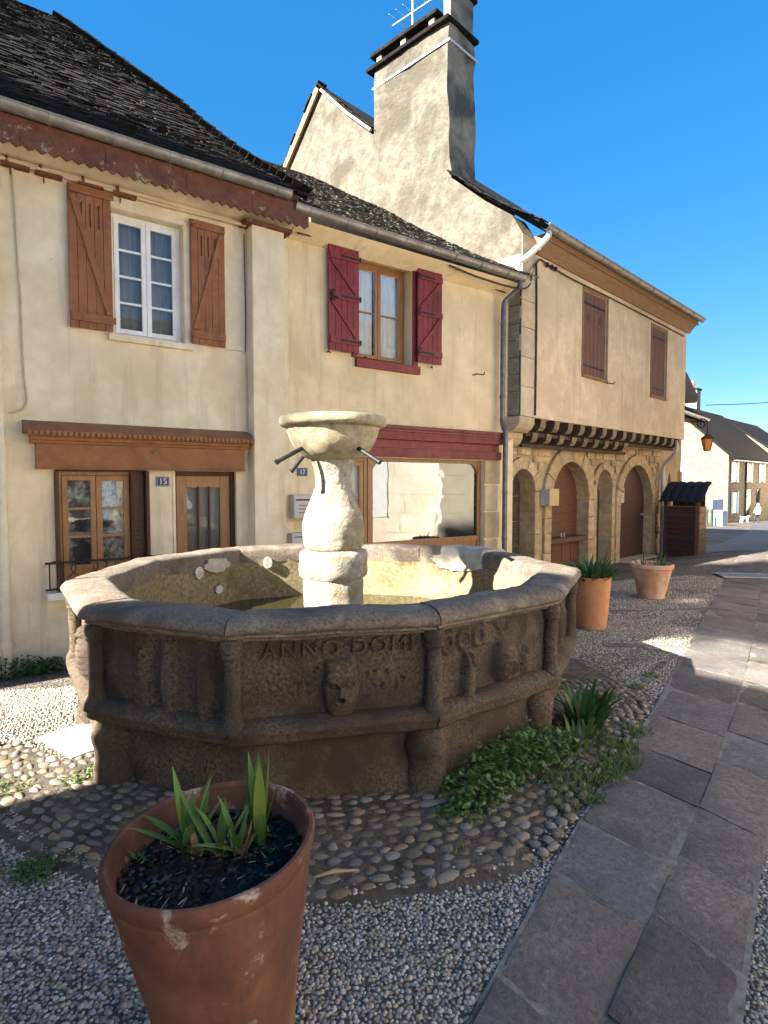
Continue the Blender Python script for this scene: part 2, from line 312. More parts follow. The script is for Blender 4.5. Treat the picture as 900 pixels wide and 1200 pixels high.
def leaf_mat(name, c0, c1, rough=.5, trans=.3):
    m, n, l, p = new_mat(name)
    ge = n.new('ShaderNodeNewGeometry'); r = ramp(n, [(0, c0), (.5, tuple(.5 * (a + b) for a, b in zip(c0, c1))), (.93, c1), (1, (c1[0] * 1.9, c1[1] * 1.15, c1[2]))]); l.new(ge.outputs['Random Per Island'], r.inputs[0])
    l.new(r.outputs[0], p.inputs['Base Color']); p.inputs['Roughness'].default_value = rough; p.inputs['Specular IOR Level'].default_value = .4
    tr = n.new('ShaderNodeBsdfTranslucent'); l.new(r.outputs[0], tr.inputs[0])
    mx = n.new('ShaderNodeMixShader'); mx.inputs[0].default_value = trans; l.new(p.outputs[0], mx.inputs[1]); l.new(tr.outputs[0], mx.inputs[2])
    l.new(mx.outputs[0], n['Material Output'].inputs[0]); return m
MT['leaf_strap'] = leaf_mat('strap_leaf', (.055, .120, .022), (.13, .23, .055), .42)
MT['leaf_dark'] = leaf_mat('agapanthus_leaf', (.028, .075, .018), (.070, .140, .036), .45)
MT['leaf_bright'] = leaf_mat('nettle_leaf', (.055, .105, .018), (.15, .23, .050), .5)
MT['leaf_grass'] = leaf_mat('grass_blade', (.075, .120, .022), (.15, .21, .050), .55)
MT['leaf_dry'] = leaf_mat('dry_leaf_base', (.32, .20, .10), (.46, .32, .18), .8, .2)
MT['leaf_shade_tree'] = leaf_mat('shade_tree_leaf', (.025, .050, .014), (.055, .090, .024), .6)

def glass_mat(name, tint, refl, rough=.015, bumpy=0.0):
    """window pane: part mirror, part see-through"""
    m, n, l, p = new_mat(name)
    g = n.new('ShaderNodeBsdfGlossy'); g.inputs['Roughness'].default_value = rough; g.inputs[0].default_value = (1, 1, 1, 1)
    t = n.new('ShaderNodeBsdfTransparent'); t.inputs[0].default_value = rgba(tint)
    lw = n.new('ShaderNodeFresnel'); lw.inputs[0].default_value = 1.5
    ad = n.new('ShaderNodeMath'); ad.operation = 'ADD'; ad.use_clamp = True; l.new(lw.outputs[0], ad.inputs[0]); ad.inputs[1].default_value = refl
    if bumpy:
        tc = n.new('ShaderNodeTexCoord'); q = nz(n, l, tc.outputs['Object'], 2.2, 2); b = n.new('ShaderNodeBump'); b.inputs[0].default_value = bumpy; b.inputs[1].default_value = .02
        l.new(q.outputs[0], b.inputs['Height']); l.new(b.outputs[0], g.inputs['Normal'])
    mx = n.new('ShaderNodeMixShader'); l.new(ad.outputs[0], mx.inputs[0]); l.new(t.outputs[0], mx.inputs[1]); l.new(g.outputs[0], mx.inputs[2])
    l.new(mx.outputs[0], n['Material Output'].inputs[0]); n.remove(p); return m
MT['glass'] = glass_mat('window_glass', (.94, .95, .95), .0, bumpy=.12)
MT['glass_shop'] = glass_mat('shop_window_glass', (.80, .82, .82), .085, bumpy=.05)
def water_mat():
    m, n, l, p = new_mat('green_basin_water')
    p.inputs['Base Color'].default_value = (.030, .028, .010, 1); p.inputs['Roughness'].default_value = .06; p.inputs['Specular IOR Level'].default_value = .5
    tc = n.new('ShaderNodeTexCoord'); q = nz(n, l, tc.outputs['Object'], 14, 3); b = n.new('ShaderNodeBump'); b.inputs[0].default_value = .12; b.inputs[1].default_value = .01
    l.new(q.outputs[0], b.inputs['Height']); l.new(b.outputs[0], p.inputs['Normal']); return m
MT['water'] = water_mat()
def amber_mat():
    m, n, l, p = new_mat('amber_lantern_glass')
    p.inputs['Base Color'].default_value = (.72, .27, .02, 1); p.inputs['Roughness'].default_value = .25
    p.inputs['Subsurface Weight'].default_value = .3; return m
MT['amber'] = amber_mat()
def pebble_ground(name, scale, dark, cols):
    m, n, l, p = new_mat(name)
    tc = n.new('ShaderNodeTexCoord'); vec = tc.outputs['Object']
    vo = n.new('ShaderNodeTexVoronoi'); vo.inputs['Scale'].default_value = scale; l.new(vec, vo.inputs['Vector'])
    hs = n.new('ShaderNodeSeparateColor'); l.new(vo.outputs['Color'], hs.inputs[0])
    r = ramp(n, cols); l.new(hs.outputs[0], r.inputs[0])
    dr = ramp(n, [(.30, (1, 1, 1)), (.62, (0, 0, 0))]); l.new(vo.outputs['Distance'], dr.inputs[0])
    b = nz(n, l, vec, .9, 5, .6); br = ramp(n, [(.38, (.55, .55, .55)), (.66, (1, 1, 1))]); l.new(b.outputs[0], br.inputs[0])
    c = mix(n, l, dark, r.outputs[0], dr.outputs[0]); c = mix(n, l, c, br.outputs[0], 1.0, 'MULTIPLY')
    l.new(c, p.inputs['Base Color']); p.inputs['Roughness'].default_value = .8; p.inputs['Specular IOR Level'].default_value = .35
    bp = n.new('ShaderNodeBump'); bp.inputs['Strength'].default_value = .9; bp.inputs['Distance'].default_value = .012; l.new(dr.outputs[0], bp.inputs['Height']); l.new(bp.outputs[0], p.inputs['Normal'])
    return m
MT['pebble_ground'] = pebble_ground('exposed_pebble_concrete', 48, (.085, .070, .055), [(0, (.16, .128, .098)), (.4, (.30, .245, .188)), (.75, (.43, .36, .28)), (1, (.58, .50, .41))])

# ================================================================== GROUND
def axis(lo, hi, a, b, step):
    v = list(np.arange(a, b + 1e-6, step)); x = b; d = step
    while x < hi: d *= 1.35; x += d; v.append(min(x, hi))
    x = a; d = step; w = []
    while x > lo: d *= 1.35; x -= d; w.append(max(x, lo))
    return w[::-1] + v
gx = axis(-600, 600, -8, 14, .25); gy = axis(-600, 900, -2, 24, .25)
g = MB(); g.add([(x, y, ground(x, y)) for y in gy for x in gx], [(j * len(gx) + i, j * len(gx) + i + 1, (j + 1) * len(gx) + i + 1, (j + 1) * len(gx) + i) for j in range(len(gy) - 1) for i in range(len(gx) - 1)])
gr = g.build('ground', MT['pebble_ground'], smooth=60, keep=True); tag(gr, 'exposed pebble concrete paving of the village square', kind='structure')

def sheet(name, pts_l, pts_r, lift, mat, label):
    """a strip of ground between two polylines"""
    m = MB(); n = 60
    def along(pl, t):
        t *= len(pl) - 1; i = min(int(t), len(pl) - 2); f = t - i
        return (pl[i][0] * (1 - f) + pl[i + 1][0] * f, pl[i][1] * (1 - f) + pl[i + 1][1] * f)
    def fn(a, b):
        p = along(pts_l, b); q = along(pts_r, b); x = p[0] * (1 - a) + q[0] * a; y = p[1] * (1 - a) + q[1] * a
        return (x, y, ground(x, y) + lift)
    m.grid(16, n, fn); o = m.build(name, mat, smooth=60); tag(o, label, kind='structure'); return o
sheet('road', [(7.9, 16.2), (12.5, 22), (19, 31), (27.2, 44), (36, 60), (60, 110)], [(15.5, 12.0), (22, 20), (30, 30), (40, 43), (52, 60), (85, 110)], .012, MT['asphalt'], 'smooth tarmac of the street running away beyond the square')

# slab path: two columns of flat slabs, each slab its own piece
EDGE_L = [(-.25, 1.0), (.29, 1.85), (1.09, 3.10), (2.12, 4.55), (3.43, 6.55), (6.09, 10.59), (8.3, 13.95)]
EDGE_M = [(.16, 1.0), (.72, 1.86), (1.88, 3.37), (3.00, 4.93), (4.10, 6.55), (6.75, 10.6), (9.0, 14.0)]
EDGE_R = [(.56, 1.0), (1.15, 1.86), (1.69, 2.62), (3.62, 4.93), (4.78, 6.5), (7.4, 10.6), (9.7, 14.0)]
def lerp_y(pl, y):
    for a, b in zip(pl[:-1], pl[1:]):
        if y <= b[1] or b is pl[-1]:
            t = (y - a[1]) / (b[1] - a[1]); return a[0] + (b[0] - a[0]) * t
MT['mortar_grey'] = surf('pale_joint_mortar', (.16, .14, .115), (.26, .23, .19), 14, .95, .8, 60, (.05, .05, .03), 3, (.5, .65), bdist=.01)
path = link(bpy.data.objects.new('slab_path', None)); tag(path, 'two columns of worn grey slabs crossing the pebble paving', kind='structure')
rs = random.Random(3)
def slab_piece(p4, parent, name, mat, h=.014, gap=.006, tilt=.004, sub=5):
    c = sum((Vector(p) for p in p4), Vector((0, 0))) / 4
    q = [c + (Vector(p) - c) * (1 - gap / max(.05, (Vector(p) - c).length)) for p in p4]
    tx, ty = rs.uniform(-tilt, tilt), rs.uniform(-tilt, tilt); dz = rs.uniform(-.002, .003); m = MB(); sd = rs.uniform(0, 50)
    def pt(a, b, top):
        v = (q[0] * (1 - a) + q[1] * a) * (1 - b) + (q[3] * (1 - a) + q[2] * a) * b
        e = min(a, 1 - a, b, 1 - b) * 2
        jit = noise.noise(Vector((v.x * 9, v.y * 9, sd))) * .005 * (1 if e == 0 else 0)
        z = ground(v.x, v.y) + (h + dz + tx * (a - .5) * 2 + ty * (b - .5) * 2 + noise.noise(Vector((v.x * 4, v.y * 4, sd))) * .004 + noise.noise(Vector((v.x * 13 + v.y * 5, v.y * 21, sd))) * .003 - (.004 if e == 0 else 0) if top else -.02)
        return (v.x + jit, v.y + jit, z)
    m.grid(sub, sub, lambda a, b: pt(a, b, True)); n1 = sub + 1
    ring = [i for i in range(n1)] + [j * n1 + sub for j in range(1, n1)] + [sub * n1 + i for i in range(sub - 1, -1, -1)] + [j * n1 for j in range(sub - 1, 0, -1)]
    base = len(m.v); m.v.extend([(m.v[i][0], m.v[i][1], m.v[i][2] - .03) for i in ring])
    for k in range(len(ring)): m.f.append((ring[k], ring[(k + 1) % len(ring)], base + (k + 1) % len(ring), base + k))
    return m.build(name, mat, parent, smooth=35)
for (EL, ER, y0, sk) in ((EDGE_L, EDGE_M, 1.02, .16), (EDGE_M, EDGE_R, 1.12, .06)):
    y = y0
    while y < 13.6:
        ln = rs.uniform(.30, .48) * (1 + .06 * y); y2 = min(y + ln, 13.9)
        k = .72 * (lerp_y(ER, y) - lerp_y(EL, y))
        p = [(lerp_y(EL, y + k), y + k), (lerp_y(ER, y), y), (lerp_y(ER, y2), y2), (lerp_y(EL, y2 + k), y2 + k)]
        slab_piece(p, path, 'slab', MT['slab'], gap=.007, sub=9); y = y2
bed = MB().grid(3, 60, lambda a, b: ((lerp_y(EDGE_L, 1.05 + b * 12.7) - .02) * (1 - a) + (lerp_y(EDGE_R, 1.05 + b * 12.7) + .02) * a, 1.05 + b * 12.7, ground(lerp_y(EDGE_L, 1.05 + b * 12.7), 1.05 + b * 12.7) + .008)).build('path_bed', MT['mortar_grey'], path)

# stone strips that divide the pebble panels, and stones of a border band by house 15
strips = link(bpy.data.objects.new('stone_strips', None)); tag(strips, 'narrow rows of flat stones dividing the pebble panels', kind='structure')
def strip(a, b, w, ln):
    a = Vector(a); b = Vector(b); d = (b - a); L = d.length; d.normalize(); nrm = Vector((-d.y, d.x)) * w / 2; t = 0
    while t < L - .08:
        l2 = min(L, t + ln * rs.uniform(.6, 1.4)); p, q = a + d * t, a + d * l2; ww = rs.uniform(.85, 1.1)
        slab_piece([p - nrm * ww, q - nrm * ww, q + nrm * ww, p + nrm * ww], strips, 'border_stone', MT['slab'], h=.010, gap=.012, sub=3); t = l2
for a, b, w, ln in (((1.95, 4.75), (2.75, 5.75), .07, .22), ((2.35, 6.35), (3.30, 6.2), .16, .40), ((3.0, 8.0), (4.7, 8.2), .09, .35), ((-2.9, 4.02), (-1.9, 4.62), .12, .24), ((-3.3, 4.15), (-2.15, 4.85), .10, .20), ((4.6, 10.6), (6.0, 10.7), .10, .35), ((-.82, 1.48), (-.34, 2.02), .11, .20)):
    strip(a, b, w, ln)

# ------------------------------------------------------------------ cobbles round the fountain
cob = link(bpy.data.objects.new('cobble_ring', None)); tag(cob, 'rounded river cobbles set in earth round the fountain foot', kind='structure')
bedm = MB(); nb = 240
for k in range(nb + 1):
    a = 2 * math.pi * k / nb
    for r in (1.3, 1.6, 1.8, 2.0, 2.1, 2.2, 2.3, 2.4, 2.45, 2.58):
        x, y = FC.x + r * math.cos(a), FC.y + r * math.sin(a); bedm.v.append((x, y, ground(x, y) + (.016 if r < 2.5 and not (x < -1.2 and y > 3.85) and not (1 < y < 13 and x > lerp_y(EDGE_L, y) - .16) else -.012)))
for k in range(nb):
    for j in range(9): i = k * 10 + j; bedm.f.append((i, i + 1, i + 11, i + 10))
bedm.build('cobble_bed', MT['earth'], cob, smooth=60)
def dome(n=8, seed=0):
    """a low rounded stone, about 40 triangles"""
    r_ = random.Random(seed); m = MB(); vs = [(0, 0, 1.0)]; sh = [r_.uniform(.74, 1.14) for _ in range(n)]
    for (rr, z) in ((.50, .90), (.86, .55), (1.0, .05), (.96, -.5)):
        for k in range(n):
            a = 2 * math.pi * k / n; vs.append((rr * sh[k] * math.cos(a), rr * sh[k] * math.sin(a), z + r_.uniform(-.06, .06)))
    fs = [(0, 1 + k, 1 + (k + 1) % n) for k in range(n)]
    for j in range(3):
        for k in range(n): fs.append((1 + j * n + k, 1 + (j + 1) * n + k, 1 + (j + 1) * n + (k + 1) % n, 1 + j * n + (k + 1) % n))
    m.add(vs, fs); me = m.mesh('cobble', smooth=70); me.materials.append(MT['cobble']); return me
domes = [dome(8, k) for k in range(10)]
spots = []
rc = random.Random(11)
r = 1.62
while r < 2.47:
    rw = rc.uniform(.052, .075); a = rc.uniform(0, .1)
    while a < 2 * math.pi:
        ln = rc.uniform(.060, .115); rr = r + rc.uniform(-.015, .015)
        x, y = FC.x + rr * math.cos(a), FC.y + rr * math.sin(a)
        big = rc.random() < .08
        spots.append((x, y, ln * .50 * (1.5 if big else 1), rw * .50 * (1.35 if big else rc.uniform(.80, 1.15)), a + math.pi / 2 + rc.uniform(-.3, .3), rc.uniform(.009, .019)))
        a += (ln + .008) / r
    r += rw
def okc(x, y):
    if x < -1.3 and y > 3.80 + .12 * math.sin(x * 7): return False
    if y > 3.2 and x > lerp_y(EDGE_L, y) - .06: return False
    if y <= 3.2 and x > lerp_y(EDGE_L, y) - .06: return False
    return True
spots = [s for s in spots if okc(s[0], s[1]) and not (s[1] > 5.2 and s[0] > -1.9)]
def cmat(s, base):
    x, y, lx, ly, a, h = s
    return Matrix.Translation((x, y, ground(x, y) + .010)) @ Matrix.Rotation(a, 4, 'Z') @ Matrix.Diagonal((lx, ly, h, 1))
vis = sorted([s for s in spots if in_view((s[0], s[1], 0), .02)], key=lambda s: s[0] ** 2 + s[1] ** 2)
near = vis[:300]; ids = set(map(id, near))
for i, s in enumerate(near): inst('cobble', domes[i % 10], cob, cmat(s, 0))
rest = MB()
for i, s in enumerate(spots):
    if id(s) in ids: continue
    me = domes[i % 10]; mm = cmat(s, 0); rest.add([mm @ v.co for v in me.vertices], [tuple(p.vertices) for p in me.polygons])
o = rest.build('cobble_field', MT['cobble'], cob, smooth=70); o['kind'] = 'stuff'

# ------------------------------------------------------------------ small pebbles of the nearest paving
def pebbles(name, mat, label, region, pitch, lo, hi, seed):
    rng = np.random.default_rng(seed); x0, x1, y0, y1 = region
    nx = int((x1 - x0) / pitch); ny = int((y1 - y0) / pitch)
    gx_, gy_ = np.meshgrid(np.arange(nx), np.arange(ny)); X = x0 + (gx_ + .5 * (gy_ % 2)) * pitch; Y = y0 + gy_ * pitch
    X = (X + rng.uniform(-.38, .38, X.shape) * pitch).ravel(); Y = (Y + rng.uniform(-.38, .38, Y.shape) * pitch).ravel()
    keep = []
    for i in range(len(X)):
        x, y = X[i], Y[i]
        if not in_view((x, y, 0), .03): continue
        if (x - FC.x) ** 2 + (y - FC.y) ** 2 < (2.48 + .03 * math.sin(x * 9)) ** 2 and not (x < -1.3 and y > 3.78 + .12 * math.sin(x * 7)) and rng.random() < .25 + 1.1 * smooth((2.64 - math.hypot(x - FC.x, y - FC.y)) / .5): continue
        if 1.0 < y and lerp_y(EDGE_L, y) - .012 < x < lerp_y(EDGE_R, y) + .012: continue
        if (x + .43) ** 2 + (y - 1.65) ** 2 < .03: continue
        if noise.noise(Vector((x * 1.3, y * 1.3, 4))) > .22 and rng.random() < .6: continue
        keep.append(i)
    X = X[keep]; Y = Y[keep]; N = len(X)
    n = 6; base = [(0, 0, 1.0)]
    for (rr, z) in ((.62, .80), (1.0, .05)):
        for k in range(n): a = 2 * math.pi * (k + .5 * (rr < .9)) / n; base.append((rr * math.cos(a), rr * math.sin(a), z))
    base = np.array(base); tri = [(0, 1 + k, 1 + (k + 1) % n) for k in range(n)]
    for k in range(n): tri += [(1 + k, 7 + k, 7 + (k + 1) % n), (1 + k, 7 + (k + 1) % n, 1 + (k + 1) % n)]
    tri = np.array(tri); nv = len(base)
    sx = rng.uniform(lo, hi, N); sy = sx * rng.uniform(.55, .95, N); an = rng.uniform(0, np.pi, N); hz = sy * rng.uniform(.55, .9, N)
    jit = rng.uniform(.86, 1.12, (N, nv, 1)); P = base[None] * jit
    px = P[:, :, 0] * sx[:, None]; py = P[:, :, 1] * sy[:, None]; c, s = np.cos(an)[:, None], np.sin(an)[:, None]
    G = np.array([ground(a, b) + (.014 if math.hypot(a - FC.x, b - FC.y) < 2.47 else 0) for a, b in zip(X, Y)])
    V = np.stack([X[:, None] + px * c - py * s, Y[:, None] + px * s + py * c, G[:, None] + P[:, :, 2] * hz[:, None] - .001], -1).reshape(-1, 3)
    T = (tri[None] + (np.arange(N) * nv)[:, None, None]).reshape(-1, 3)
    me = bpy.data.meshes.new(name); me.vertices.add(len(V)); me.vertices.foreach_set('co', V.ravel()); me.loops.add(T.size); me.loops.foreach_set('vertex_index', T.ravel().astype(np.int32))
    me.polygons.add(len(T)); me.polygons.foreach_set('loop_start', np.arange(0, T.size, 3, dtype=np.int32)); me.update(calc_edges=True); me.shade_smooth(); me.materials.append(mat)
    o = link(bpy.data.objects.new(name, me)); tag(o, label, 'pebbles', kind='stuff'); return o
pebbles('pebble_paving', MT['pebble'], 'small rounded pebbles set in the concrete round the large pot', (-2.1, 1.9, 1.15, 3.3), .0185, .0062, .0135, 5)
pebbles('pebble_paving', MT['pebble'], 'small sunlit pebbles set in the concrete before house 15', (-3.8, -1.3, 3.3, 5.6), .024, .008, .015, 6)
pebbles('pebble_paving', MT['pebble'], 'small pebbles set in the concrete between fountain and slab path', (1.0, 4.0, 3.3, 7.6), .027, .009, .016, 8)
pebbles('pebble_paving', MT['pebble'], 'small pebbles set in the concrete round the two farther terracotta pots', (2.0, 6.4, 7.6, 11.2), .034, .010, .017, 9)

# ================================================================== FOUNTAIN
CORN = [(-1.682, 3.34), (-0.79, 2.985), (0.293, 3.219), (1.146, 3.899), (1.569, 4.848), (1.256, 5.911), (0.514, 6.636), (-0.643, 6.89), (-1.681, 6.401), (-2.28, 5.435), (-2.264, 4.237)]
CORN = [Vector(c) - FC for c in CORN]; NF = len(CORN); AP = 1.95 * math.cos(math.pi / NF)
ftn = thing('fountain', 'old many-sided stone fountain with carved panels and a central column carrying a bowl', 'fountain', (FC.x, FC.y, 0))
def fp(i, t, off, z):                    # point on facet i, t along it, off outwards from the corner polygon
    a = CORN[i % NF]; b = CORN[(i + 1) % NF]; p = a * (1 - t) + b * t
    return p * (1 + off / AP) if True else p
def fpt(i, t, off, z): p = fp(i, t, off, z); return Vector((p.x, p.y, z))
def rough(v, s, amp, seed=0.0):
    q = Vector((v[0] * s + seed, v[1] * s, v[2] * s)); return Vector(v) + noise.noise_vector(q) * amp
RIM = [(-.27, .90), (-.272, 1.02), (-.262, 1.045), (-.23, 1.058), (-.13, 1.062), (-.04, 1.058), (.008, 1.046), (.036, 1.022), (.044, .998), (.036, .982), (.014, .972), (.006, .968), (.010, .954), (-.004, .946), (-.030, .942), (-.034, .928), (-.07, .922)]
LEDGE = [(-.12, .515), (-.045, .508), (-.004, .495), (.022, .474), (.024, .450), (.008, .432), (.012, .412), (-.010, .388), (-.08, .366), (-.24, .355)]
def sweep(i, prof, n, amp, s, t0=.004, t1=.996, wear=0.0, seed=0.0):
    m = MB(); k = len(prof)
    for j in range(n + 1):
        t = t0 + (t1 - t0) * j / n
        wz = wear * noise.noise(Vector((i * 3.1 + t * 2.6, seed, 0)))
        for (o, z) in prof:
            v = rough(fpt(i, t, o, z), s, amp, seed); v = rough(v, s * 4, amp * .45, seed); v = rough(v, 34, .0035, seed); v.z += wz * (1 if z > 1 else .3); m.v.append(tuple(v))
    for j in range(n):
        for q in range(k - 1): a = j * k + q; m.f.append((a, a + 1, a + k + 1, a + k))
    m.f.append(tuple(range(k))); m.f.append(tuple(range(n * k + k - 1, n * k - 1, -1)))
    return m
# dense profile for smooth rounding
def dense(prof, mx=.03):
    out = []
    for a, b in zip(prof[:-1], prof[1:]):
        L = math.hypot(b[0] - a[0], b[1] - a[1]); n = max(1, int(L / mx))
        for k in range(n): t = k / n; out.append((a[0] + (b[0] - a[0]) * t, a[1] + (b[1] - a[1]) * t))
    return out + [prof[-1]]
for i in range(NF):
    front = i in (10, 0, 1, 2, 3)
    rim = sweep(i, dense(RIM, .026 if front else .05), 46 if front else 26, .006, 4.5, wear=.010, seed=2.0).build('rim_stone', MT['granite_rim'], ftn, smooth=60)
    if front or i in (4, 9): sweep(i, dense(LEDGE, .03), 34, .009, 5, wear=.008, seed=5.0).build('ledge', MT['granite'], ftn, smooth=60)

# carved panels: height fields
def bump2(x, z, cx, cz, rx, rz, h, p=2.0):
    d = (abs((x - cx) / rx) ** p + abs((z - cz) / rz) ** p)
    return h * math.sqrt(max(0.0, 1 - d)) if d < 1 else 0.0
def ridge(x, z, x0, z0, x1, z1, w, h):
    dx, dz = x1 - x0, z1 - z0; L2 = dx * dx + dz * dz; t = max(0, min(1, ((x - x0) * dx + (z - z0) * dz) / L2)) if L2 else 0
    d = math.hypot(x - x0 - t * dx, z - z0 - t * dz); return h * max(0.0, 1 - (d / w) ** 2)
def arc_ridge(x, z, cx, cz, rx, rz, w, h):
    d = abs(math.hypot((x - cx) / rx, (z - cz) / rz) - 1) * min(rx, rz); return h * max(0.0, 1 - (d / w) ** 2)
def relief(i, x, z, L):
    """x along the facet in metres, z height in metres; returns how proud the carving stands"""
    h = 0.0; z0 = .51
    if i == 0:                                   # three worn standing figures
        for cx, w, zz, hh in ((.30 * L, .035, .86, .016), (.37 * L, .050, .83, .034), (.55 * L, .060, .88, .040), (.80 * L, .055, .84, .040)):
            h = max(h, bump2(x, z, cx, (zz + z0) / 2 - .03, w, (zz - z0) / 2 + .06, hh, 2.6), bump2(x, z, cx, zz - .03, w * .62, .05, hh * 1.15))
        h += max(0, .018 * noise.noise(Vector((x * 14, z * 7, 3))))
    if i == 1:                                   # mask with a spout mouth, frame round it
        cx = .52 * L
        h = max(h, bump2(x, z, cx, .645, .098, .150, .070, 2.8))
        h = max(h, bump2(x, z, cx, .765, .090, .040, .058, 3.5))                      # cap
        h = max(h, bump2(x, z, cx, .535, .075, .055, .050, 3.0))                      # beard block
        h += bump2(x, z, cx, .650, .014, .045, .022)                                 # nose
        h += ridge(x, z, cx - .065, .705, cx - .014, .690, .014, .018) + ridge(x, z, cx + .014, .690, cx + .065, .705, .014, .018)
        h -= bump2(x, z, cx - .042, .675, .030, .020, .020) + bump2(x, z, cx + .042, .675, .030, .020, .020)
        h += bump2(x, z, cx - .042, .674, .021, .011, .020) + bump2(x, z, cx + .042, .674, .021, .011, .020)
        h -= bump2(x, z, cx, .598, .016, .015, .060); h += .010 * max(0, 1 - abs(math.hypot(x - cx, z - .598) - .026) / .010)                                 # spout hole
        h += ridge(x, z, cx - .05, .585, cx - .02, .62, .010, .010) + ridge(x, z, cx + .05, .585, cx + .02, .62, .010, .010)
        if .14 * L < x < .42 * L and .60 < z < .76: h -= max(0, noise.noise(Vector((x * 38, z * 38, 1)))) * .020
        if .64 * L < x < .86 * L and .61 < z < .72: h -= max(0, noise.noise(Vector((x * 34, z * 34, 9)))) * .022
    if i == 2:                                   # row of round letters, a head, a hand and a small figure
        for k, cx in enumerate((.11, .24, .36)):
            h = max(h, arc_ridge(x, z, cx * L, .835, .043, .050, .017, .020), ridge(x, z, cx * L + .045, .785, cx * L + .035, .90, .013, .018))
        h = max(h, ridge(x, z, .50 * L, .90, .56 * L, .82, .016, .018), ridge(x, z, .64 * L, .90, .58 * L, .82, .016, .018), ridge(x, z, .57 * L, .82, .57 * L, .79, .016, .018))
        cx = .56 * L
        h = max(h, bump2(x, z, cx, .655, .085, .135, .085, 2.6))
        h += bump2(x, z, cx + .012, .625, .014, .045, .022) - bump2(x, z, cx - .028, .650, .016, .012, .014) - bump2(x, z, cx + .046, .650, .014, .012, .014) - bump2(x, z, cx + .012, .565, .028, .010, .014)
        cx = .27 * L
        h = max(h, bump2(x, z, cx, .58, .050, .13, .055, 2.8), bump2(x, z, cx - .020, .68, .022, .085, .060), bump2(x, z, cx + .030, .675, .016, .080, .052), bump2(x, z, cx + .005, .69, .014, .07, .05))
        cx = .79 * L
        h = max(h, bump2(x, z, cx, .60, .052, .085, .034, 2.6), bump2(x, z, cx, .67, .030, .035, .034))
    if i == 3:                                   # tall narrow niche figure
        h = max(h, bump2(x, z, .50 * L, .70, .10, .17, .060, 2.4)); h -= bump2(x, z, .50 * L, .68, .055, .11, .04, 2.4)
    if i == 10:                                  # worn standing figure in the sun
        h = max(h, bump2(x, z, .60 * L, .65, .12, .16, .075, 2.6), bump2(x, z, .60 * L, .80, .06, .06, .07))
        h += .006 * math.sin(z * 160) * (abs(x - .6 * L) < .1)
    return h
for i in range(NF):
    Lf = (CORN[(i + 1) % NF] - CORN[i]).length
    fine = {0: (76, 36), 1: (150, 64), 2: (120, 56), 3: (56, 40), 10: (40, 36)}.get(i, (10, 5))
    def fn(a, b, i=i, Lf=Lf):
        z = .475 + b * .470; x = a * Lf; hh = 1.35 * relief(i, x, z, Lf) if i in (0, 1, 2, 3, 10) else 0
        hh += noise.noise(Vector((x * 7 + i * 5, z * 7, 1))) * .005 + noise.noise(Vector((x * 26 + i * 5, z * 26, 1))) * .0025 + noise.noise(Vector((x * 60 + i * 5, z * 60, 1))) * .002
        return fpt(i, a, -.075 - .012 * (1 - b) + hh, z)
    MB().grid(fine[0], fine[1], fn).build('carved_panel', MT['granite'], ftn, smooth=80)
# lettering across the mask panel
pa, pb = fpt(1, .06, -.062, 0), fpt(1, .94, -.062, 0)
fx = (pb - pa).normalized(); fn_ = Vector((fx.y, -fx.x, 0))
mid = (fpt(1, .52, -.060, .862)); mm = Matrix((fx, Vector((0, 0, 1)), fn_)).transposed().to_4x4(); mm.translation = mid
txt = text_obj('carved_letters', 'ANNO·DOMI', .122, .007, MT['granite'], ftn, mm, spacing=1.22); txt['label'] = 'worn raised letters cut across the mask panel'

# corner colonnettes
colm = dense([(r_ * .88, z_) for r_, z_ in [(.070, .47), (.074, .49), (.062, .515), (.052, .535), (.049, .60), (.048, .84), (.058, .850), (.064, .858), (.056, .868), (.060, .876), (.070, .905), (.066, .930), (.058, .945)]], .03)
for i in range(NF):
    m = MB(); p = CORN[i] * (1 - .045 / 1.95); m.lathe(colm, 18, (p.x, p.y)); m.v = [tuple(rough(v, 9, .007, i)) for v in m.v]
    m.build('corner_column', MT['granite'], ftn, smooth=50)
# foot: drum and corner piers
dr = MB()
for j in range(9):
    z = -.42 + j * .10
    for k in range(110):
        a = k / 110 * NF; i = int(a); v = fpt(i, a - i, -.125 - .012 * (j > 6), min(z, .36)); v = rough(v, 5, .05); v = rough(v, 16, .022); dr.v.append(tuple(v))
for j in range(8):
    for k in range(110): dr.f.append((j * 110 + k, j * 110 + (k + 1) % 110, (j + 1) * 110 + (k + 1) % 110, (j + 1) * 110 + k))
dr.build('foot_drum', MT['granite'], ftn, smooth=60)
for i, r_, top in ((0, .125, .33), (2, .115, .30), (3, .10, .33), (10, .10, .3)):
    m = MB(); p = CORN[i] * (1 - .15 / 1.95)
    m.lathe(dense([(r_ * 1.06, -.40), (r_ * 1.04, .0), (r_, .20), (r_ * 1.08, top - .07), (r_ * 1.1, top - .04), (r_ * .9, top), (r_ * .8, .37)], .05), 16, (p.x, p.y))
    m.v = [tuple(rough(rough(v, 6, .018, i), 20, .009, i)) for v in m.v]; m.build('corner_pier', MT['granite'], ftn, smooth=55)
for k, (i, t, w, h) in enumerate(()):
    m = MB(); c = fpt(i, t, -.13, 0); m.lathe([(w * .5, -.1), (w * .55, 0), (w * .5, h * .5), (w * .35, h * .9), (w * .1, h)], 12, (c.x, c.y)); m.v = [tuple(rough(rough(v, 7, .06, k), 20, .015, k)) for v in m.v]
    m.build('foot_stone', MT['granite'], ftn, smooth=60)
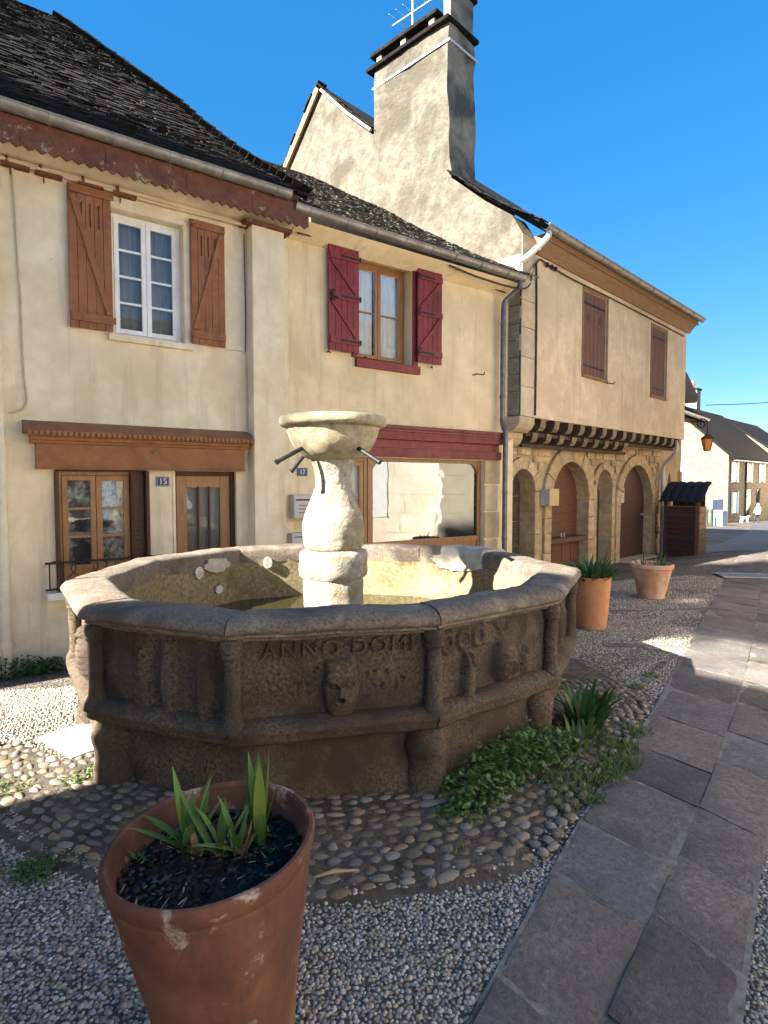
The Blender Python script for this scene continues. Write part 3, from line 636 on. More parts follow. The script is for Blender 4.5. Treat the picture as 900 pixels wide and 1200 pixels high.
# inside
ln = MB()
for j in range(7):
    for k in range(NF * 10):
        a = k / 10; i = int(a + 1e-9); v = fpt(i, a - i, -.268, .40 + j * .09); ln.v.append(tuple(rough(rough(v, 9, .012), 30, .005)))
for j in range(6):
    n = NF * 10
    for k in range(n): ln.f.append((j * n + k, j * n + (k + 1) % n, (j + 1) * n + (k + 1) % n, (j + 1) * n + k))
ln.build('basin_lining', MT['lining'], ftn, smooth=60)
w = MB(); w.add([tuple(fpt(i, 0, -.255, .52)) for i in range(NF)], [tuple(range(NF))]); wo = w.build('water', MT['water'], ftn); wo['label'] = 'still green water low in the basin'
# pale lime patches on the lining
def patch(i, t0, t1, z0, z1, mat, name, seed, off=-.262, disc=False):
    m = MB(); c = None; n = 44; pts = []
    for k in range(n):
        a = 2 * math.pi * k / n; rr = 1 + (.16 * noise.noise(Vector((math.cos(a) * 1.2 + seed, math.sin(a) * 1.2, seed))) + .16 * noise.noise(Vector((math.cos(a) * 4 + seed, math.sin(a) * 4, seed)))) * (0.6 if disc else 1.6)
        t = (t0 + t1) / 2 + (t1 - t0) / 2 * math.cos(a) * rr; z = (z0 + z1) / 2 + (z1 - z0) / 2 * math.sin(a) * rr
        pts.append((max(.01, min(.99, t)), min(z, 1.0)))
    A = [fpt(i, t, off - .030, z) for t, z in pts]; B = [fpt(i, t, off - .014, z) for t, z in pts]
    m.v = [tuple(v) for v in A + B]; m.f = [tuple(range(n))] + [(k, (k + 1) % n, n + (k + 1) % n, n + k) for k in range(n)]
    return m.build(name, mat, ftn)
patch(5, .06, .80, .86, 1.02, MT['repair'], 'lime_patch', 3.0)
patch(8, .15, .50, .86, .99, MT['repair'], 'lime_patch', 5.0)
patch(8, .52, .62, .82, .94, MT['lichen_disc'], 'lime_disc', 6.0, disc=True)
patch(7, .66, .75, .84, .96, MT['lichen_disc'], 'lime_disc', 7.0, disc=True)
patch(8, .26, .36, .64, .72, MT['lichen_disc'], 'lime_disc', 9.0, disc=True)
rp = sweep(5, dense([(-.28, .985), (-.285, 1.05), (-.25, 1.082), (-.12, 1.088), (.0, 1.08), (.04, 1.05), (.045, 1.0)], .04), 22, .012, 7, .08, .66, wear=.012).build('rim_repair', MT['repair'], ftn, smooth=60)
# column
cdisp = lambda a, z, r: noise.noise(Vector((math.cos(a) * 2.2, math.sin(a) * 2.2, z * 5))) * .006 + noise.noise(Vector((math.cos(a) * 9, math.sin(a) * 9, z * 30))) * .005
m = MB(); m.lathe(dense([(.24, .42), (.243, .60), (.248, .97), (.240, .985)], .025), 64, disp=lambda a, z, r: cdisp(a, z, r) * 1.6); m.build('column_foot', MT['limestone'], ftn, smooth=60)
m = MB(); octp = []
for (r_, z) in dense([(.255, .975), (.272, .995), (.278, 1.03), (.278, 1.15), (.268, 1.185), (.235, 1.20)], .03):
    for k in range(48):
        a = 2 * math.pi * k / 48; q = ((a + math.pi / 8 + .3) % (math.pi / 4)) - math.pi / 8; rr = r_ * (.5 + .5 * math.cos(math.pi / 8) / math.cos(q)) * 1.02; v = rough((rr * math.cos(a), rr * math.sin(a), z), 9, .012, 4); m.v.append(tuple(v))
nn = len(m.v) // 48
for j in range(nn - 1):
    for k in range(48): m.f.append((j * 48 + k, j * 48 + (k + 1) % 48, (j + 1) * 48 + (k + 1) % 48, (j + 1) * 48 + k))
m.f.append(tuple(range((nn - 1) * 48, nn * 48))); m.build('column_block', MT['limestone'], ftn, smooth=60)
def spl(pts, n=10):
    out = []
    for i in range(len(pts) - 1):
        p0 = pts[max(i - 1, 0)]; p1 = pts[i]; p2 = pts[i + 1]; p3 = pts[min(i + 2, len(pts) - 1)]
        for k in range(n):
            t = k / n; out.append(tuple(.5 * (2 * p1[j] + (p2[j] - p0[j]) * t + (2 * p0[j] - 5 * p1[j] + 4 * p2[j] - p3[j]) * t * t + (3 * p1[j] - p0[j] - 3 * p2[j] + p3[j]) * t ** 3) for j in range(len(p1))))
    return out + [pts[-1]]
m = MB(); m.lathe(spl([(.205, 1.195), (.236, 1.225), (.249, 1.31), (.251, 1.40), (.232, 1.49), (.192, 1.59), (.158, 1.68), (.146, 1.75), (.152, 1.83), (.168, 1.90), (.176, 1.935)], 8), 64, disp=cdisp); m.build('baluster', MT['limestone'], ftn, smooth=60)
m = MB(); m.lathe(spl([(.175, 1.93), (.235, 1.955), (.300, 2.01), (.345, 2.08), (.368, 2.15), (.376, 2.185), (.410, 2.195), (.432, 2.215), (.436, 2.245), (.424, 2.272), (.395, 2.278), (.36, 2.24), (.28, 2.13), (.15, 2.06), (.02, 2.05)], 5), 72, disp=cdisp)
m.build('bowl', MT['bowl'], ftn, smooth=60)
for (x0, z0, y0, x1, z1, y1) in ((-.215, 2.02, -.20, -.40, 1.90, -.36), (.205, 2.02, -.21, .385, 1.90, -.32), (-.245, 1.97, .05, -.36, 1.84, .12)):
    q = MB().tube([(x0, y0, z0), (x1, y1, z1)], .017, 10).tube([(x1 + (x0 - x1) * .06, y1 + (y0 - y1) * .06, z1 + (z0 - z1) * .06), (x1, y1, z1)], .021, 10); q.build('spout', MT['iron'], ftn, smooth=40)

# ================================================================== HOUSE HELPERS
def wall_holes(x0, x1, z0, z1, holes, y=0.0, depth=.32, back=True):
    """wall face at y with rectangular openings (x0,x1,z0,z1) and their reveals"""
    m = MB(); xs = sorted({x0, x1, *[h[0] for h in holes], *[h[1] for h in holes]}); zs = sorted({z0, z1, *[h[2] for h in holes], *[h[3] for h in holes]})
    for a, b in zip(xs[:-1], xs[1:]):
        for c, d in zip(zs[:-1], zs[1:]):
            mx, mz = (a + b) / 2, (c + d) / 2
            if any(h[0] < mx < h[1] and h[2] < mz < h[3] for h in holes): continue
            m.quad((a, y, c), (b, y, c), (b, y, d), (a, y, d))
            if back: m.quad((a, y + depth, c), (a, y + depth, d), (b, y + depth, d), (b, y + depth, c))
    for h in holes:
        a, b, c, d = h; e = y + depth
        m.quad((a, y, c), (a, y, d), (a, e, d), (a, e, c)); m.quad((b, y, c), (b, e, c), (b, e, d), (b, y, d)); m.quad((a, y, d), (b, y, d), (b, e, d), (a, e, d)); m.quad((a, y, c), (a, e, c), (b, e, c), (b, y, c))
    m.quad((x0, y, z0), (x0, y + depth, z0), (x0, y + depth, z1), (x0, y, z1)); m.quad((x1, y, z0), (x1, y, z1), (x1, y + depth, z1), (x1, y + depth, z0)); m.quad((x0, y, z1), (x0, y + depth, z1), (x1, y + depth, z1), (x1, y, z1))
    return m
def shutter(parent, x0, x1, z0, z1, y, mat, n=5, brace='right', slots=False, hinge_side=1, th=.030, bars=(.14, .86), zdiag=False, name='shutter'):
    """plank shutter: battens are the part, planks, brace and irons its sub-parts; y is its outer face"""
    w = (x1 - x0) / n; H = z1 - z0; b = MB()
    s = b.box(x0 + .004, x1 - .004, y + th, y + th + .006, z0 + .01, z1 - .01).build(name, mat, parent)
    for t in bars: MB().box(x0 + .012, x1 - .004, y - .022, y, z0 + H * t - .045, z0 + H * t + .045).build('batten', mat, s, bevel=.004)
    for k in range(n):
        g = .0022; a, c = x0 + k * w + g, x0 + (k + 1) * w - g; dz = rs.uniform(-.004, .004)
        if slots and 0 < k < n - 1:                      # narrow vertical vents near the top
            p = MB(); zs0, zs1 = z1 - H * .28, z1 - H * .12; cx = (a + c) / 2
            p.box(a, cx - .009, y + .001, y + th, z0, z1).box(cx + .009, c, y + .001, y + th, z0, z1).box(cx - .0088, cx + .0088, y + .0015, y + th - .001, z0, zs0).box(cx - .0088, cx + .0088, y + .0015, y + th - .001, zs1, z1)
            p.build('plank', mat, s)
        else: MB().box(a, c, y + .001, y + th, z0 + dz, z1 + dz).build('plank', mat, s, bevel=.003)
    zb, zt = z0 + H * bars[0] + .045, z0 + H * bars[-1] - .045
    if len(bars) == 3:
        zm = z0 + H * bars[1]; segs = ((zb, zm - .045), (zm + .045, zt))
    else: segs = ((zb, zt),)
    for (q0, q1) in segs:
        d = MB()
        if brace == 'right': d.bar((x0 + .05, y - .012, q1 - .01), (x1 - .05, y - .012, q0 + .01), .022, .070, (0, 1, 0)) if False else d.bar((x0 + .04, y - .011, q1 - .015), (x1 - .04, y - .011, q0 + .015), .062, .020, (0, -1, 0))
        else: d.bar((x1 - .04, y - .011, q1 - .015), (x0 + .04, y - .011, q0 + .015), .062, .020, (0, -1, 0))
        d.build('brace', mat, s, bevel=.003)
    for t in bars:
        hx = x1 if hinge_side > 0 else x0; zz = z0 + H * t
        MB().box(min(hx, hx - .32 * hinge_side), max(hx, hx - .32 * hinge_side), y - .029, y - .0225, zz - .014, zz + .014).tube([(hx + .012 * hinge_side, y - .02, zz - .035), (hx + .012 * hinge_side, y - .02, zz + .035)], .012, 8).build('hinge', MT['iron'] if mat is not MT['brown'] else mat, s)
    return s
def casement(parent, x0, x1, z0, z1, y, mat, cols, rows, fw=.05, bar=.022, glass='glass', name='casement', panel=0.0):
    """framed leaf with glazing bars; every pane its own sub-part"""
    f = MB(); zp = z0 + panel
    f.box(x0, x0 + fw, y, y + .045, z0, z1).box(x1 - fw, x1, y, y + .045, z0, z1).box(x0 + fw, x1 - fw, y, y + .045, z1 - fw, z1).box(x0 + fw, x1 - fw, y, y + .045, z0, z0 + fw)
    if panel: f.box(x0 + fw, x1 - fw, y, y + .045, zp, zp + fw).box(x0 + fw, x1 - fw, y + .014, y + .036, z0 + fw, zp)
    zb = zp + fw if not panel else zp + fw; W = x1 - x0 - 2 * fw; Hh = z1 - fw - zb
    o = None
    for r_ in range(1, rows): zz = zb + Hh * r_ / rows; f.box(x0 + fw, x1 - fw, y + .004, y + .036, zz - bar / 2, zz + bar / 2)
    for c in range(1, cols): xx = x0 + fw + W * c / cols; f.box(xx - bar / 2, xx + bar / 2, y + .003, y + .037, zb, z1 - fw)
    o = f.build(name, mat, parent, bevel=.003)
    for r_ in range(rows):
        for c in range(cols):
            a = x0 + fw + W * c / cols; b = x0 + fw + W * (c + 1) / cols; d = zb + Hh * r_ / rows; e = zb + Hh * (r_ + 1) / rows
            MB().box(a + .001, b - .001, y + .018, y + .022, d + .001, e - .001).build('pane', MT[glass], o)
    return o
def gutter(parent, x0, x1, y, z, r=.065, mat=None, step=.75, name='gutter', drop=0.0):
    m = MB(); n = 10; L = x1 - x0; k = max(2, int(L / .5))
    for j in range(k + 1):
        x = x0 + L * j / k; zz = z - drop * j / k + rs.uniform(-.004, .004)
        for q in range(n + 1):
            a = math.pi + math.pi * q / n; m.v.append((x, y + r * math.cos(a), zz + r * math.sin(a)))
        for q in range(n, -1, -1):
            a = math.pi + math.pi * q / n; m.v.append((x, y + (r - .005) * math.cos(a), zz + (r - .005) * math.sin(a)))
    s = 2 * (n + 1)
    for j in range(k):
        for q in range(s): m.f.append((j * s + q, j * s + (q + 1) % s, (j + 1) * s + (q + 1) % s, (j + 1) * s + q))
    m.f.append(tuple(range(s))); m.f.append(tuple(range(k * s, (k + 1) * s)))
    m.tube([(x0, y - r, z + .004), (x1, y - r, z + .004 - drop)], .010, 8)
    o = m.build(name, mat or MT['zinc'], parent, smooth=50); x = x0 + step * .4
    while x < x1 - .05:
        zz = z - drop * (x - x0) / L; b = MB()
        for q in range(n):
            a0 = math.pi + math.pi * q / n; a1 = math.pi + math.pi * (q + 1) / n
            b.bar((x, y + (r + .006) * math.cos(a0), zz + (r + .006) * math.sin(a0)), (x, y + (r + .006) * math.cos(a1), zz + (r + .006) * math.sin(a1)), .024, .007, (0, math.cos((a0 + a1) / 2), math.sin((a0 + a1) / 2)))
        b.build('gutter_bracket', mat or MT['zinc'], o); x += step * rs.uniform(.85, 1.15)
    return o
SL = []
for k in range(8):
    r_ = random.Random(100 + k); m = MB(); top = []; n = 6
    pts = [(-.5 + r_.uniform(-.04, .02), .0 + r_.uniform(-.05, .04)), (-.2, r_.uniform(-.10, .02)), (.15, r_.uniform(-.10, .03)), (.5 + r_.uniform(-.02, .04), r_.uniform(-.05, .05)), (.48, 1.0), (-.48, 1.0)]
    m.v = [(x, y, (.5 if y < .5 else .15) + r_.uniform(-.1, .12)) for x, y in pts] + [(x, y, -.5 if y < .5 else -.15) for x, y in pts]
    m.f = [tuple(range(n)), tuple(range(2 * n - 1, n - 1, -1))] + [(i, n + i, n + (i + 1) % n, (i + 1) % n) for i in range(n)]
    SL.append(m)
def roof_slates(parent, surf_fn, s_max, u_rng, mat, root, ew=.17, expo=.115, seed=1, th=.018, nmax=300):
    """lay slates course by course on surf_fn(u, s); the 300 that show largest are single objects, the others one mesh"""
    rr = random.Random(seed); meshes = []
    for m in SL:
        me = m.mesh('slate'); me.materials.append(mat); meshes.append(me)
    bpy.context.view_layer.update(); W = root.matrix_world.copy(); sh = SHIFT.get(root.name, Vector((0, 0, 0)))
    out = []; s = 0.0
    while s < s_max:
        ee = expo * rr.uniform(.85, 1.15) * (1 - .25 * s / s_max); a, b = u_rng(s); u = a + rr.uniform(-.1, 0)
        while u < b:
            w = ew * rr.uniform(.6, 1.35); uc = min(u + w / 2, b - .02)
            sj = s + rr.uniform(-.025, .025); p = Vector(surf_fn(uc, sj)); q = Vector(surf_fn(uc, sj + .05)); d = (q - p).normalized(); x = (Vector(surf_fn(uc + .05, sj)) - p).normalized(); nn = x.cross(d).normalized()
            d = nn.cross(x)
            rot = Matrix((x, d, nn)).transposed().to_4x4() @ Matrix.Rotation(rr.uniform(-.10, .10), 4, 'Z') @ Matrix.Rotation(-R(5 + rr.uniform(-3, 6)), 4, 'X') @ Matrix.Rotation(rr.uniform(-.07, .07), 4, 'Y')
            mm = Matrix.Translation(p + nn * (.022 + rr.uniform(0, .010))) @ rot @ Matrix.Diagonal((w * 1.03, ee * 2.0, th * rr.uniform(.7, 1.5), 1))
            wp = W @ (p - sh); out.append((wp.length if in_view(wp, .02) else 1e6 + wp.length, mm, rr.randrange(8))); u += w
        s += ee
    out.sort(key=lambda t: t[0])
    for i, (d, mm, k) in enumerate(out[:nmax]):
        inst('slate', meshes[k], parent, mm)
    st = MB()
    for d, mm, k in out[nmax:]: st.add([mm @ Vector(v) for v in SL[k].v], SL[k].f)
    o = st.build('slate_field', mat, parent); o['kind'] = 'stuff'
    return len(out)

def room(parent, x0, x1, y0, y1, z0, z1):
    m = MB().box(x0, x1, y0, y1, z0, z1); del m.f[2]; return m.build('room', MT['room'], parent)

# ================================================================== HOUSE 15
hA = thing('house', 'cream rendered house with steep dark slate roof, brown shutters and white upper window, number 15', 'house', (*axy(0), ground(*axy(0.3, .1))), A_ANG, shift=(0, 0, ground(*axy(0.3, .1))))
W1 = (1.06, 1.86, 3.42, 4.82); W2 = (.45, 1.37, .56, 1.885); D1 = (1.70, 2.50, -.34, 1.885)
wall_holes(-3.0, 3.26, -.7, 5.30, [W1, W2, D1]).build('wall', MT['plaster_a'], hA)
mbox('pilaster', MT['plaster_a'], hA, 2.66, 3.10, -.20, .01, -.7, 4.97, .006)
MB().box(2.56, 3.20, -.25, -.004, 4.972, 5.02).build('pilaster_cap', MT['brown_old'], hA, bevel=.006)
# rooms behind the openings so the panes look into dim space
room(hA, W1[0] - .3, W1[1] + .4, .34, 1.8, 3.1, 5.2); room(hA, .2, 1.6, .34, 1.6, .3, 2.2)
# upper window
fr = MB(); y = .13
fr.box(W1[0], W1[0] + .045, y, y + .07, W1[2], W1[3]).box(W1[1] - .045, W1[1], y, y + .07, W1[2], W1[3]).box(W1[0] + .045, W1[1] - .045, y, y + .07, W1[3] - .045, W1[3]).box(W1[0] + .045, W1[1] - .045, y, y + .07, W1[2], W1[2] + .05)
win = fr.build('window_frame', MT['white'], hA, bevel=.004); xm = (W1[0] + W1[1]) / 2
casement(hA, W1[0] + .047, xm - .002, W1[2] + .052, W1[3] - .047, .115, MT['white'], 1, 4, .052, .024)
casement(hA, xm + .002, W1[1] - .047, W1[2] + .052, W1[3] - .047, .115, MT['white'], 1, 4, .052, .024)
MB().grid(40, 1, lambda a, b: (W1[0] + .03 + a * .74, .235 + .012 * math.sin(a * 60), W1[2] + .05 + b * 1.32)).build('net_curtain', MT['net'], hA, smooth=80)
MB().box(W1[0] - .06, W1[1] + .10, -.055, .12, W1[2] - .075, W1[2] - .002).build('window_sill', MT['plaster_a'], hA, bevel=.008)
MB().box(W1[0] - .10, W1[0] - .004, -.012, .004, W1[2], W1[3] + .09).box(W1[1] + .004, W1[1] + .07, -.012, .004, W1[2], W1[3] + .09).box(W1[0] - .10, W1[1] + .07, -.014, .004, W1[3] + .003, W1[3] + .10).build('window_surround', MT['plaster_a'], hA)
shutter(hA, .61, 1.045, 3.43, 4.95, -.075, MT['brown'], 5, 'right', True, 1, bars=(.075, .965))
shutter(hA, 1.93, 2.35, 3.43, 4.90, -.075, MT['brown'], 5, 'left', True, -1, bars=(.075, .965))
# lower window with its wooden casements, lace, folded louvre and railing
fr = MB(); fr.box(W2[0], W2[0] + .05, .06, .15, W2[2], W2[3]).box(W2[1] - .05, W2[1], .06, .15, W2[2], W2[3]).box(W2[0] + .05, W2[1] - .05, .06, .15, W2[3] - .06, W2[3]).box(W2[0] + .05, W2[1] - .05, .06, .15, W2[2], W2[2] + .05)
fr.build('window_frame', MT['oak'], hA, bevel=.004)
casement(hA, .502, .842, .612, 1.823, .05, MT['oak'], 1, 3, .055, .03, panel=.16); casement(hA, .846, 1.200, .612, 1.823, .045, MT['oak'], 1, 3, .062, .03, panel=.16)
MB().grid(50, 1, lambda a, b: (.50 + a * .80, .165 + .008 * math.sin(a * 50), .6 + b * 1.25)).build('lace_curtain', MT['lace'], hA, smooth=80)
lo = MB().box(1.205, 1.345, -.02, .10, .59, 1.855).build('folded_shutter', MT['dark_wood'], hA, bevel=.003)
for k in range(22): MB().box(1.215, 1.335, -.030, -.0205, .66 + k * .053, .695 + k * .053, Matrix.Rotation(0, 4, 'X')).build('louvre_slat', MT['dark_wood'], lo)
MB().box(W2[0] - .03, W2[0] + .012, -.06, .06, .565, 1.87).box(1.355, 1.392, -.10, .05, .565, 1.878).box(W2[0] - .02, W2[1] + .02, -.03, .055, 1.868, 1.884).build('shutter_edge', MT['dark_wood'], hA, bevel=.003)
MB().box(.32, 1.50, -.10, .05, .475, .555).build('window_sill', MT['white'], hA, bevel=.006)
ra = MB().tube([(.30, -.13, .885), (1.50, -.13, .885)], .013, 8).tube([(.30, -.13, .60), (1.50, -.13, .60)], .010, 8)
for x in (.34, .46, .90, 1.34, 1.46): ra.tube([(x, -.13, .60), (x, -.13, .885)], .008, 6)
for x in (.40, 1.40): ra.tube([(x, -.13, .885), (x, .0, .885)], .010, 6)
for k in range(4):
    c = .57 + k * .22
    for sgn in (-1, 1): ra.tube([(c + sgn * (.02 + .045 * math.sin(t * .62)), -.13, .62 + t * .026) for t in range(10)], .006, 5)
rl = ra.build('window_railing', MT['iron'], hA, smooth=50)
# hood over window and door
hood = MB().prismx([(.002, 2.405), (-.10, 2.372), (-.255, 2.285), (-.255, 2.262), (.002, 2.262)], .14, 2.64)
hd = hood.build('shop_hood', MT['hood'], hA)
sc_ = MB(); n = 46
for k in range(n):
    a = .155 + k * (2.47 / n); w_ = 2.47 / n; sc_.prism([(a + .003, 2.283), (a + w_ - .003, 2.283), (a + w_ * .8, 2.245), (a + w_ * .5, 2.232), (a + w_ * .2, 2.245)], -.268, -.256)
sc_.build('scalloped_edge', MT['hood'], hd)
cor = MB().prismx([(.0, 2.260), (-.215, 2.260), (-.215, 2.235), (-.185, 2.225), (-.175, 2.195), (-.150, 2.185), (-.140, 2.160), (.0, 2.160)], .20, 2.60); cor.build('cornice', MT['hood'], hA)
MB().box(.25, 2.56, -.125, .0, 1.905, 2.158).box(.245, 2.565, -.140, .0, 1.888, 1.9045).build('fascia_board', MT['hood'], hA, bevel=.003)
MB().tube([(1.42, -.14, 2.10), (1.44, -.17, 2.08), (1.47, -.16, 2.11), (1.52, -.145, 2.115)], .008, 6).build('hook', MT['beam_end'], hA)
# front door
MB().box(D1[0], D1[0] + .055, .07, .20, -.3, 1.885).box(D1[1] - .055, D1[1], .07, .20, -.3, 1.885).box(D1[0] + .055, D1[1] - .055, .07, .20, 1.83, 1.885).build('door_frame', MT['dark_wood'], hA, bevel=.003)
dx0, dx1 = D1[0] + .057, D1[1] - .057; dm = MB()
dm.box(dx0, dx0 + .13, .10, .145, -.28, 1.828).box(dx1 - .13, dx1, .10, .145, -.28, 1.828).box(dx0 + .13, dx1 - .13, .10, .145, 1.68, 1.828).box(dx0 + .13, dx1 - .13, .10, .145, -.28, .38)
door = dm.build('door', MT['oak'], hA, bevel=.004)
for k in range(3):
    w_ = (dx1 - dx0 - .26) / 3; a = dx0 + .13 + k * w_
    MB().box(a + .006, a + w_ - .006, .118, .124, .38, 1.68).build('pane', MT['glass'], door)
    if k: MB().tube([(a, .105, .36), (a, .105, 1.70)], .016, 8).build('glazing_bar', MT['dark_wood'], door, smooth=50)
MB().box(dx0 + .1, dx1 - .1, .15, .16, .36, 1.7).build('net_curtain', MT['net'], hA)
MB().tube([(dx1 - .06, .09, .75), (dx1 - .06, .05, .75), (dx1 - .16, .05, .75)], .012, 8).build('handle', MT['iron'], door)
MB().box(1.62, 2.58, -.20, .30, -.40, -.14).build('doorstep', MT['quoin'], hA, bevel=.01)
MB().box(1.685, 1.715, -.012, .06, -.3, 1.884).box(2.49, 2.66, -.010, .0, -.6, 1.884).build('door_surround', MT['plaster_a'], hA)
pl = MB().box(1.492, 1.648, -.014, -.001, 1.70, 1.815).build('number_plate', MT['blue_enamel'], hA, bevel=.003)
MB().box(1.499, 1.641, -.0155, -.0145, 1.706, 1.709).box(1.499, 1.641, -.0155, -.0145, 1.806, 1.809).box(1.499, 1.502, -.0155, -.0145, 1.7095, 1.8055).box(1.638, 1.641, -.0155, -.0145, 1.7095, 1.8055).build('plate_border', MT['white'], pl)
text_obj('number', '15', .100, .001, MT['white'], pl, Matrix.Translation((1.570, -.0155, 1.757)) @ UPRIGHT)
# eave: soffit, scalloped fascia, gutter, cables
MB().prismx([(.0, 5.06), (-.10, 5.07), (-.20, 5.10), (-.355, 5.16), (-.355, 5.20), (.0, 5.20)], -3.0, 3.25).build('eave_cove', MT['plaster_a'], hA, smooth=40)
fb = MB(); fb.box(-3.0, 3.36, -.39, -.362, 5.06, 5.30); MB().box(-3.0, 3.24, -.360, .0, 5.205, 5.42).build('eave_board', MT['beam'], hA)
fas = fb.build('eave_fascia', MT['brown_old'], hA); n = 58; zz = MB()
for k in range(n):
    a = -3.0 + k * 6.36 / n; b = a + 6.36 / n; zz.prism([(a, 5.0605), (b, 5.0605), (b - .004, 5.045), ((a + b) / 2, 5.012), (a + .004, 5.045)], -.3895, -.3625)
zz.build('scalloped_edge', MT['brown_old'], fas)
for x in (-.62, .18, .95, 1.8, 2.6): MB().box(x - .015, x + .015, -.398, -.3905, 5.065, 5.25).build('fascia_strap', MT['brown_old'], fas)
gutter(hA, -3.0, 3.06, -.455, 5.36, .075, MT['zinc'], .62)
MB().quad((2.55, -.40, 5.425), (3.22, -.40, 5.415), (3.22, -.20, 5.52), (2.55, -.20, 5.535)).quad((2.55, -.40, 5.418), (2.55, -.20, 5.528), (3.22, -.20, 5.513), (3.22, -.40, 5.408)).build('zinc_flashing', MT['zinc'], hA)
def cable(parent, pts, r, mat, name='cable'):
    return MB().tube(spl([tuple(p) for p in pts], 5), r, 6).build(name, mat, parent, smooth=60)
cable(hA, [(-1.5, -.06, 5.10), (-.2, -.05, 5.03), (.3, -.06, 5.0), (.9, -.05, 4.99), (1.6, -.05, 4.98), (2.3, -.06, 4.99), (2.62, -.10, 4.98)], .022, MT['cable_cream'], 'cable_bundle')
for x in (.05, .35, .75, 1.1): MB().box(x - .03, x + .22, -.085, -.002, 4.955, 4.985).tube([(x + .05, -.04, 4.955), (x + .05, -.04, 4.88)], .008, 6).tube([(x + .02, -.06, 4.985), (x + .02, -.06, 5.05)], .018, 6).build('cable_bracket', MT['brown_old'], hA)
cable(hA, [(.12, -.02, 5.0), (.14, -.018, 4.4), (.16, -.018, 3.6), (.17, -.018, 2.9), (.19, -.018, 2.62), (.14, -.02, 2.50), (.03, -.02, 2.47)], .011, MT['cable_cream'])
cable(hA, [(2.63, -.02, 4.9), (2.64, -.02, 3.9), (2.63, -.02, 3.42)], .006, MT['beam'])
cable(hA, [(2.4, -.012, 3.42), (2.62, -.012, 3.40), (2.64, -.012, 3.1), (2.645, -.012, 2.45)], .005, MT['plaster_s'])
cable(hA, [(3.112, -.06, 5.0), (3.12, -.05, 4.2), (3.114, -.05, 3.4), (3.122, -.05, 2.6), (3.11, -.05, 1.6)], .012, MT['beam'], 'edge_shadow_line')  # dark tube drawn for the shadow line along the pilaster's right edge
dp = MB().tube([(-.06, -.09, 2.35), (-.06, -.09, .08), (-.06, -.09, -.35)], .045, 12).tube([(-.06, -.09, .52), (-.06, -.09, .62)], .052, 12).tube([(-.06, -.09, .02), (-.06, -.09, .10)], .054, 12)
dp.build('downpipe', MT['pvc'], hA, smooth=50)
MB().tube([(-.06, -.09, 2.3), (-.06, -.09, 5.2), (-.06, -.35, 5.35)], .040, 12).build('downpipe', MT['pvc'], hA, smooth=50)
# roof: front slope with its hip
hipu = lambda v: np.interp(v, [-.45, -.21, 1.27, 2.65, 4.27, 5.49, 7.0], [3.36, 3.26, 2.66, 2.08, 1.66, 1.00, .35])
def ra_fn(u, s):
    v = -.43 + s * math.cos(R(40)); z = 5.40 + s * math.sin(R(40)) - .10 * math.sin(min(1, s / 3) * math.pi) + .03 * noise.noise(Vector((u * .6, s * .6, 2))); return (u, v, z)
rf = MB().grid(12, 14, lambda a, b: (lambda u_, s_: ra_fn(u_, s_))(-3.2 + a * (hipu(-.43 + b * 7.2 * .766) + 3.2), b * 7.2))
roofA = rf.build('roof', MT['slate_under'], hA)
nA = roof_slates(roofA, ra_fn, 7.1, lambda s: (-2.2, float(hipu(-.43 + s * .766)) - .02), MT['slate'], hA, seed=4)
hipf = MB()
for k in range(9):
    s0 = .3 + k / 8 * 6.9; u0 = float(hipu(-.43 + s0 * .766)); p = ra_fn(u0, s0); hipf.v += [p, (u0 + .15 + (p[2] - 5.4) * .30, p[1], 5.22 + .634 * (p[1] + .36))]
for k in range(8): hipf.f.append((2 * k, 2 * k + 1, 2 * k + 3, 2 * k + 2))
hipf.build('hip_slope', MT['slate'], roofA)
hc = MB()
for k in range(44):
    s0 = .1 + k * .16; u0 = float(hipu(-.43 + s0 * .766)); p = Vector(ra_fn(u0, s0)); mm = Matrix.Translation(p + Vector((0, 0, .04))) @ Matrix.Rotation(R(-25 + rs.uniform(-10, 10)), 4, 'X') @ Matrix.Rotation(R(18), 4, 'Y')
    hc.box(-.07, .07, -.09, .09, -.012, .012, mm)
hc.build('hip_slates', MT['slate'], roofA)
mbox('house_body', MT['plaster_a'], hA, -3.0, 3.2, 1.9, 6.5, -.6, 5.2)

# ================================================================== HOUSE 17
bx = 5.2; gzB = -.1
hB = thing('house', 'low warm cream house with maroon shutters and a wide wooden shop window, number 17', 'house', (*axy(bx), gzB), A_ANG, shift=(bx, 0, gzB))
WB = (4.36, 5.40, 3.56, 5.05); SB = (3.95, 7.02, -.34, 2.12)
wall_holes(3.262, 7.75, -.7, 5.12, [WB, SB], depth=.34).build('wall', MT['plaster_b'], hB)
room(hB, 4.2, 5.6, .36, 1.6, 3.3, 5.1)
room(hB, 3.9, 7.1, .36, 3.0, -.3, 2.4)
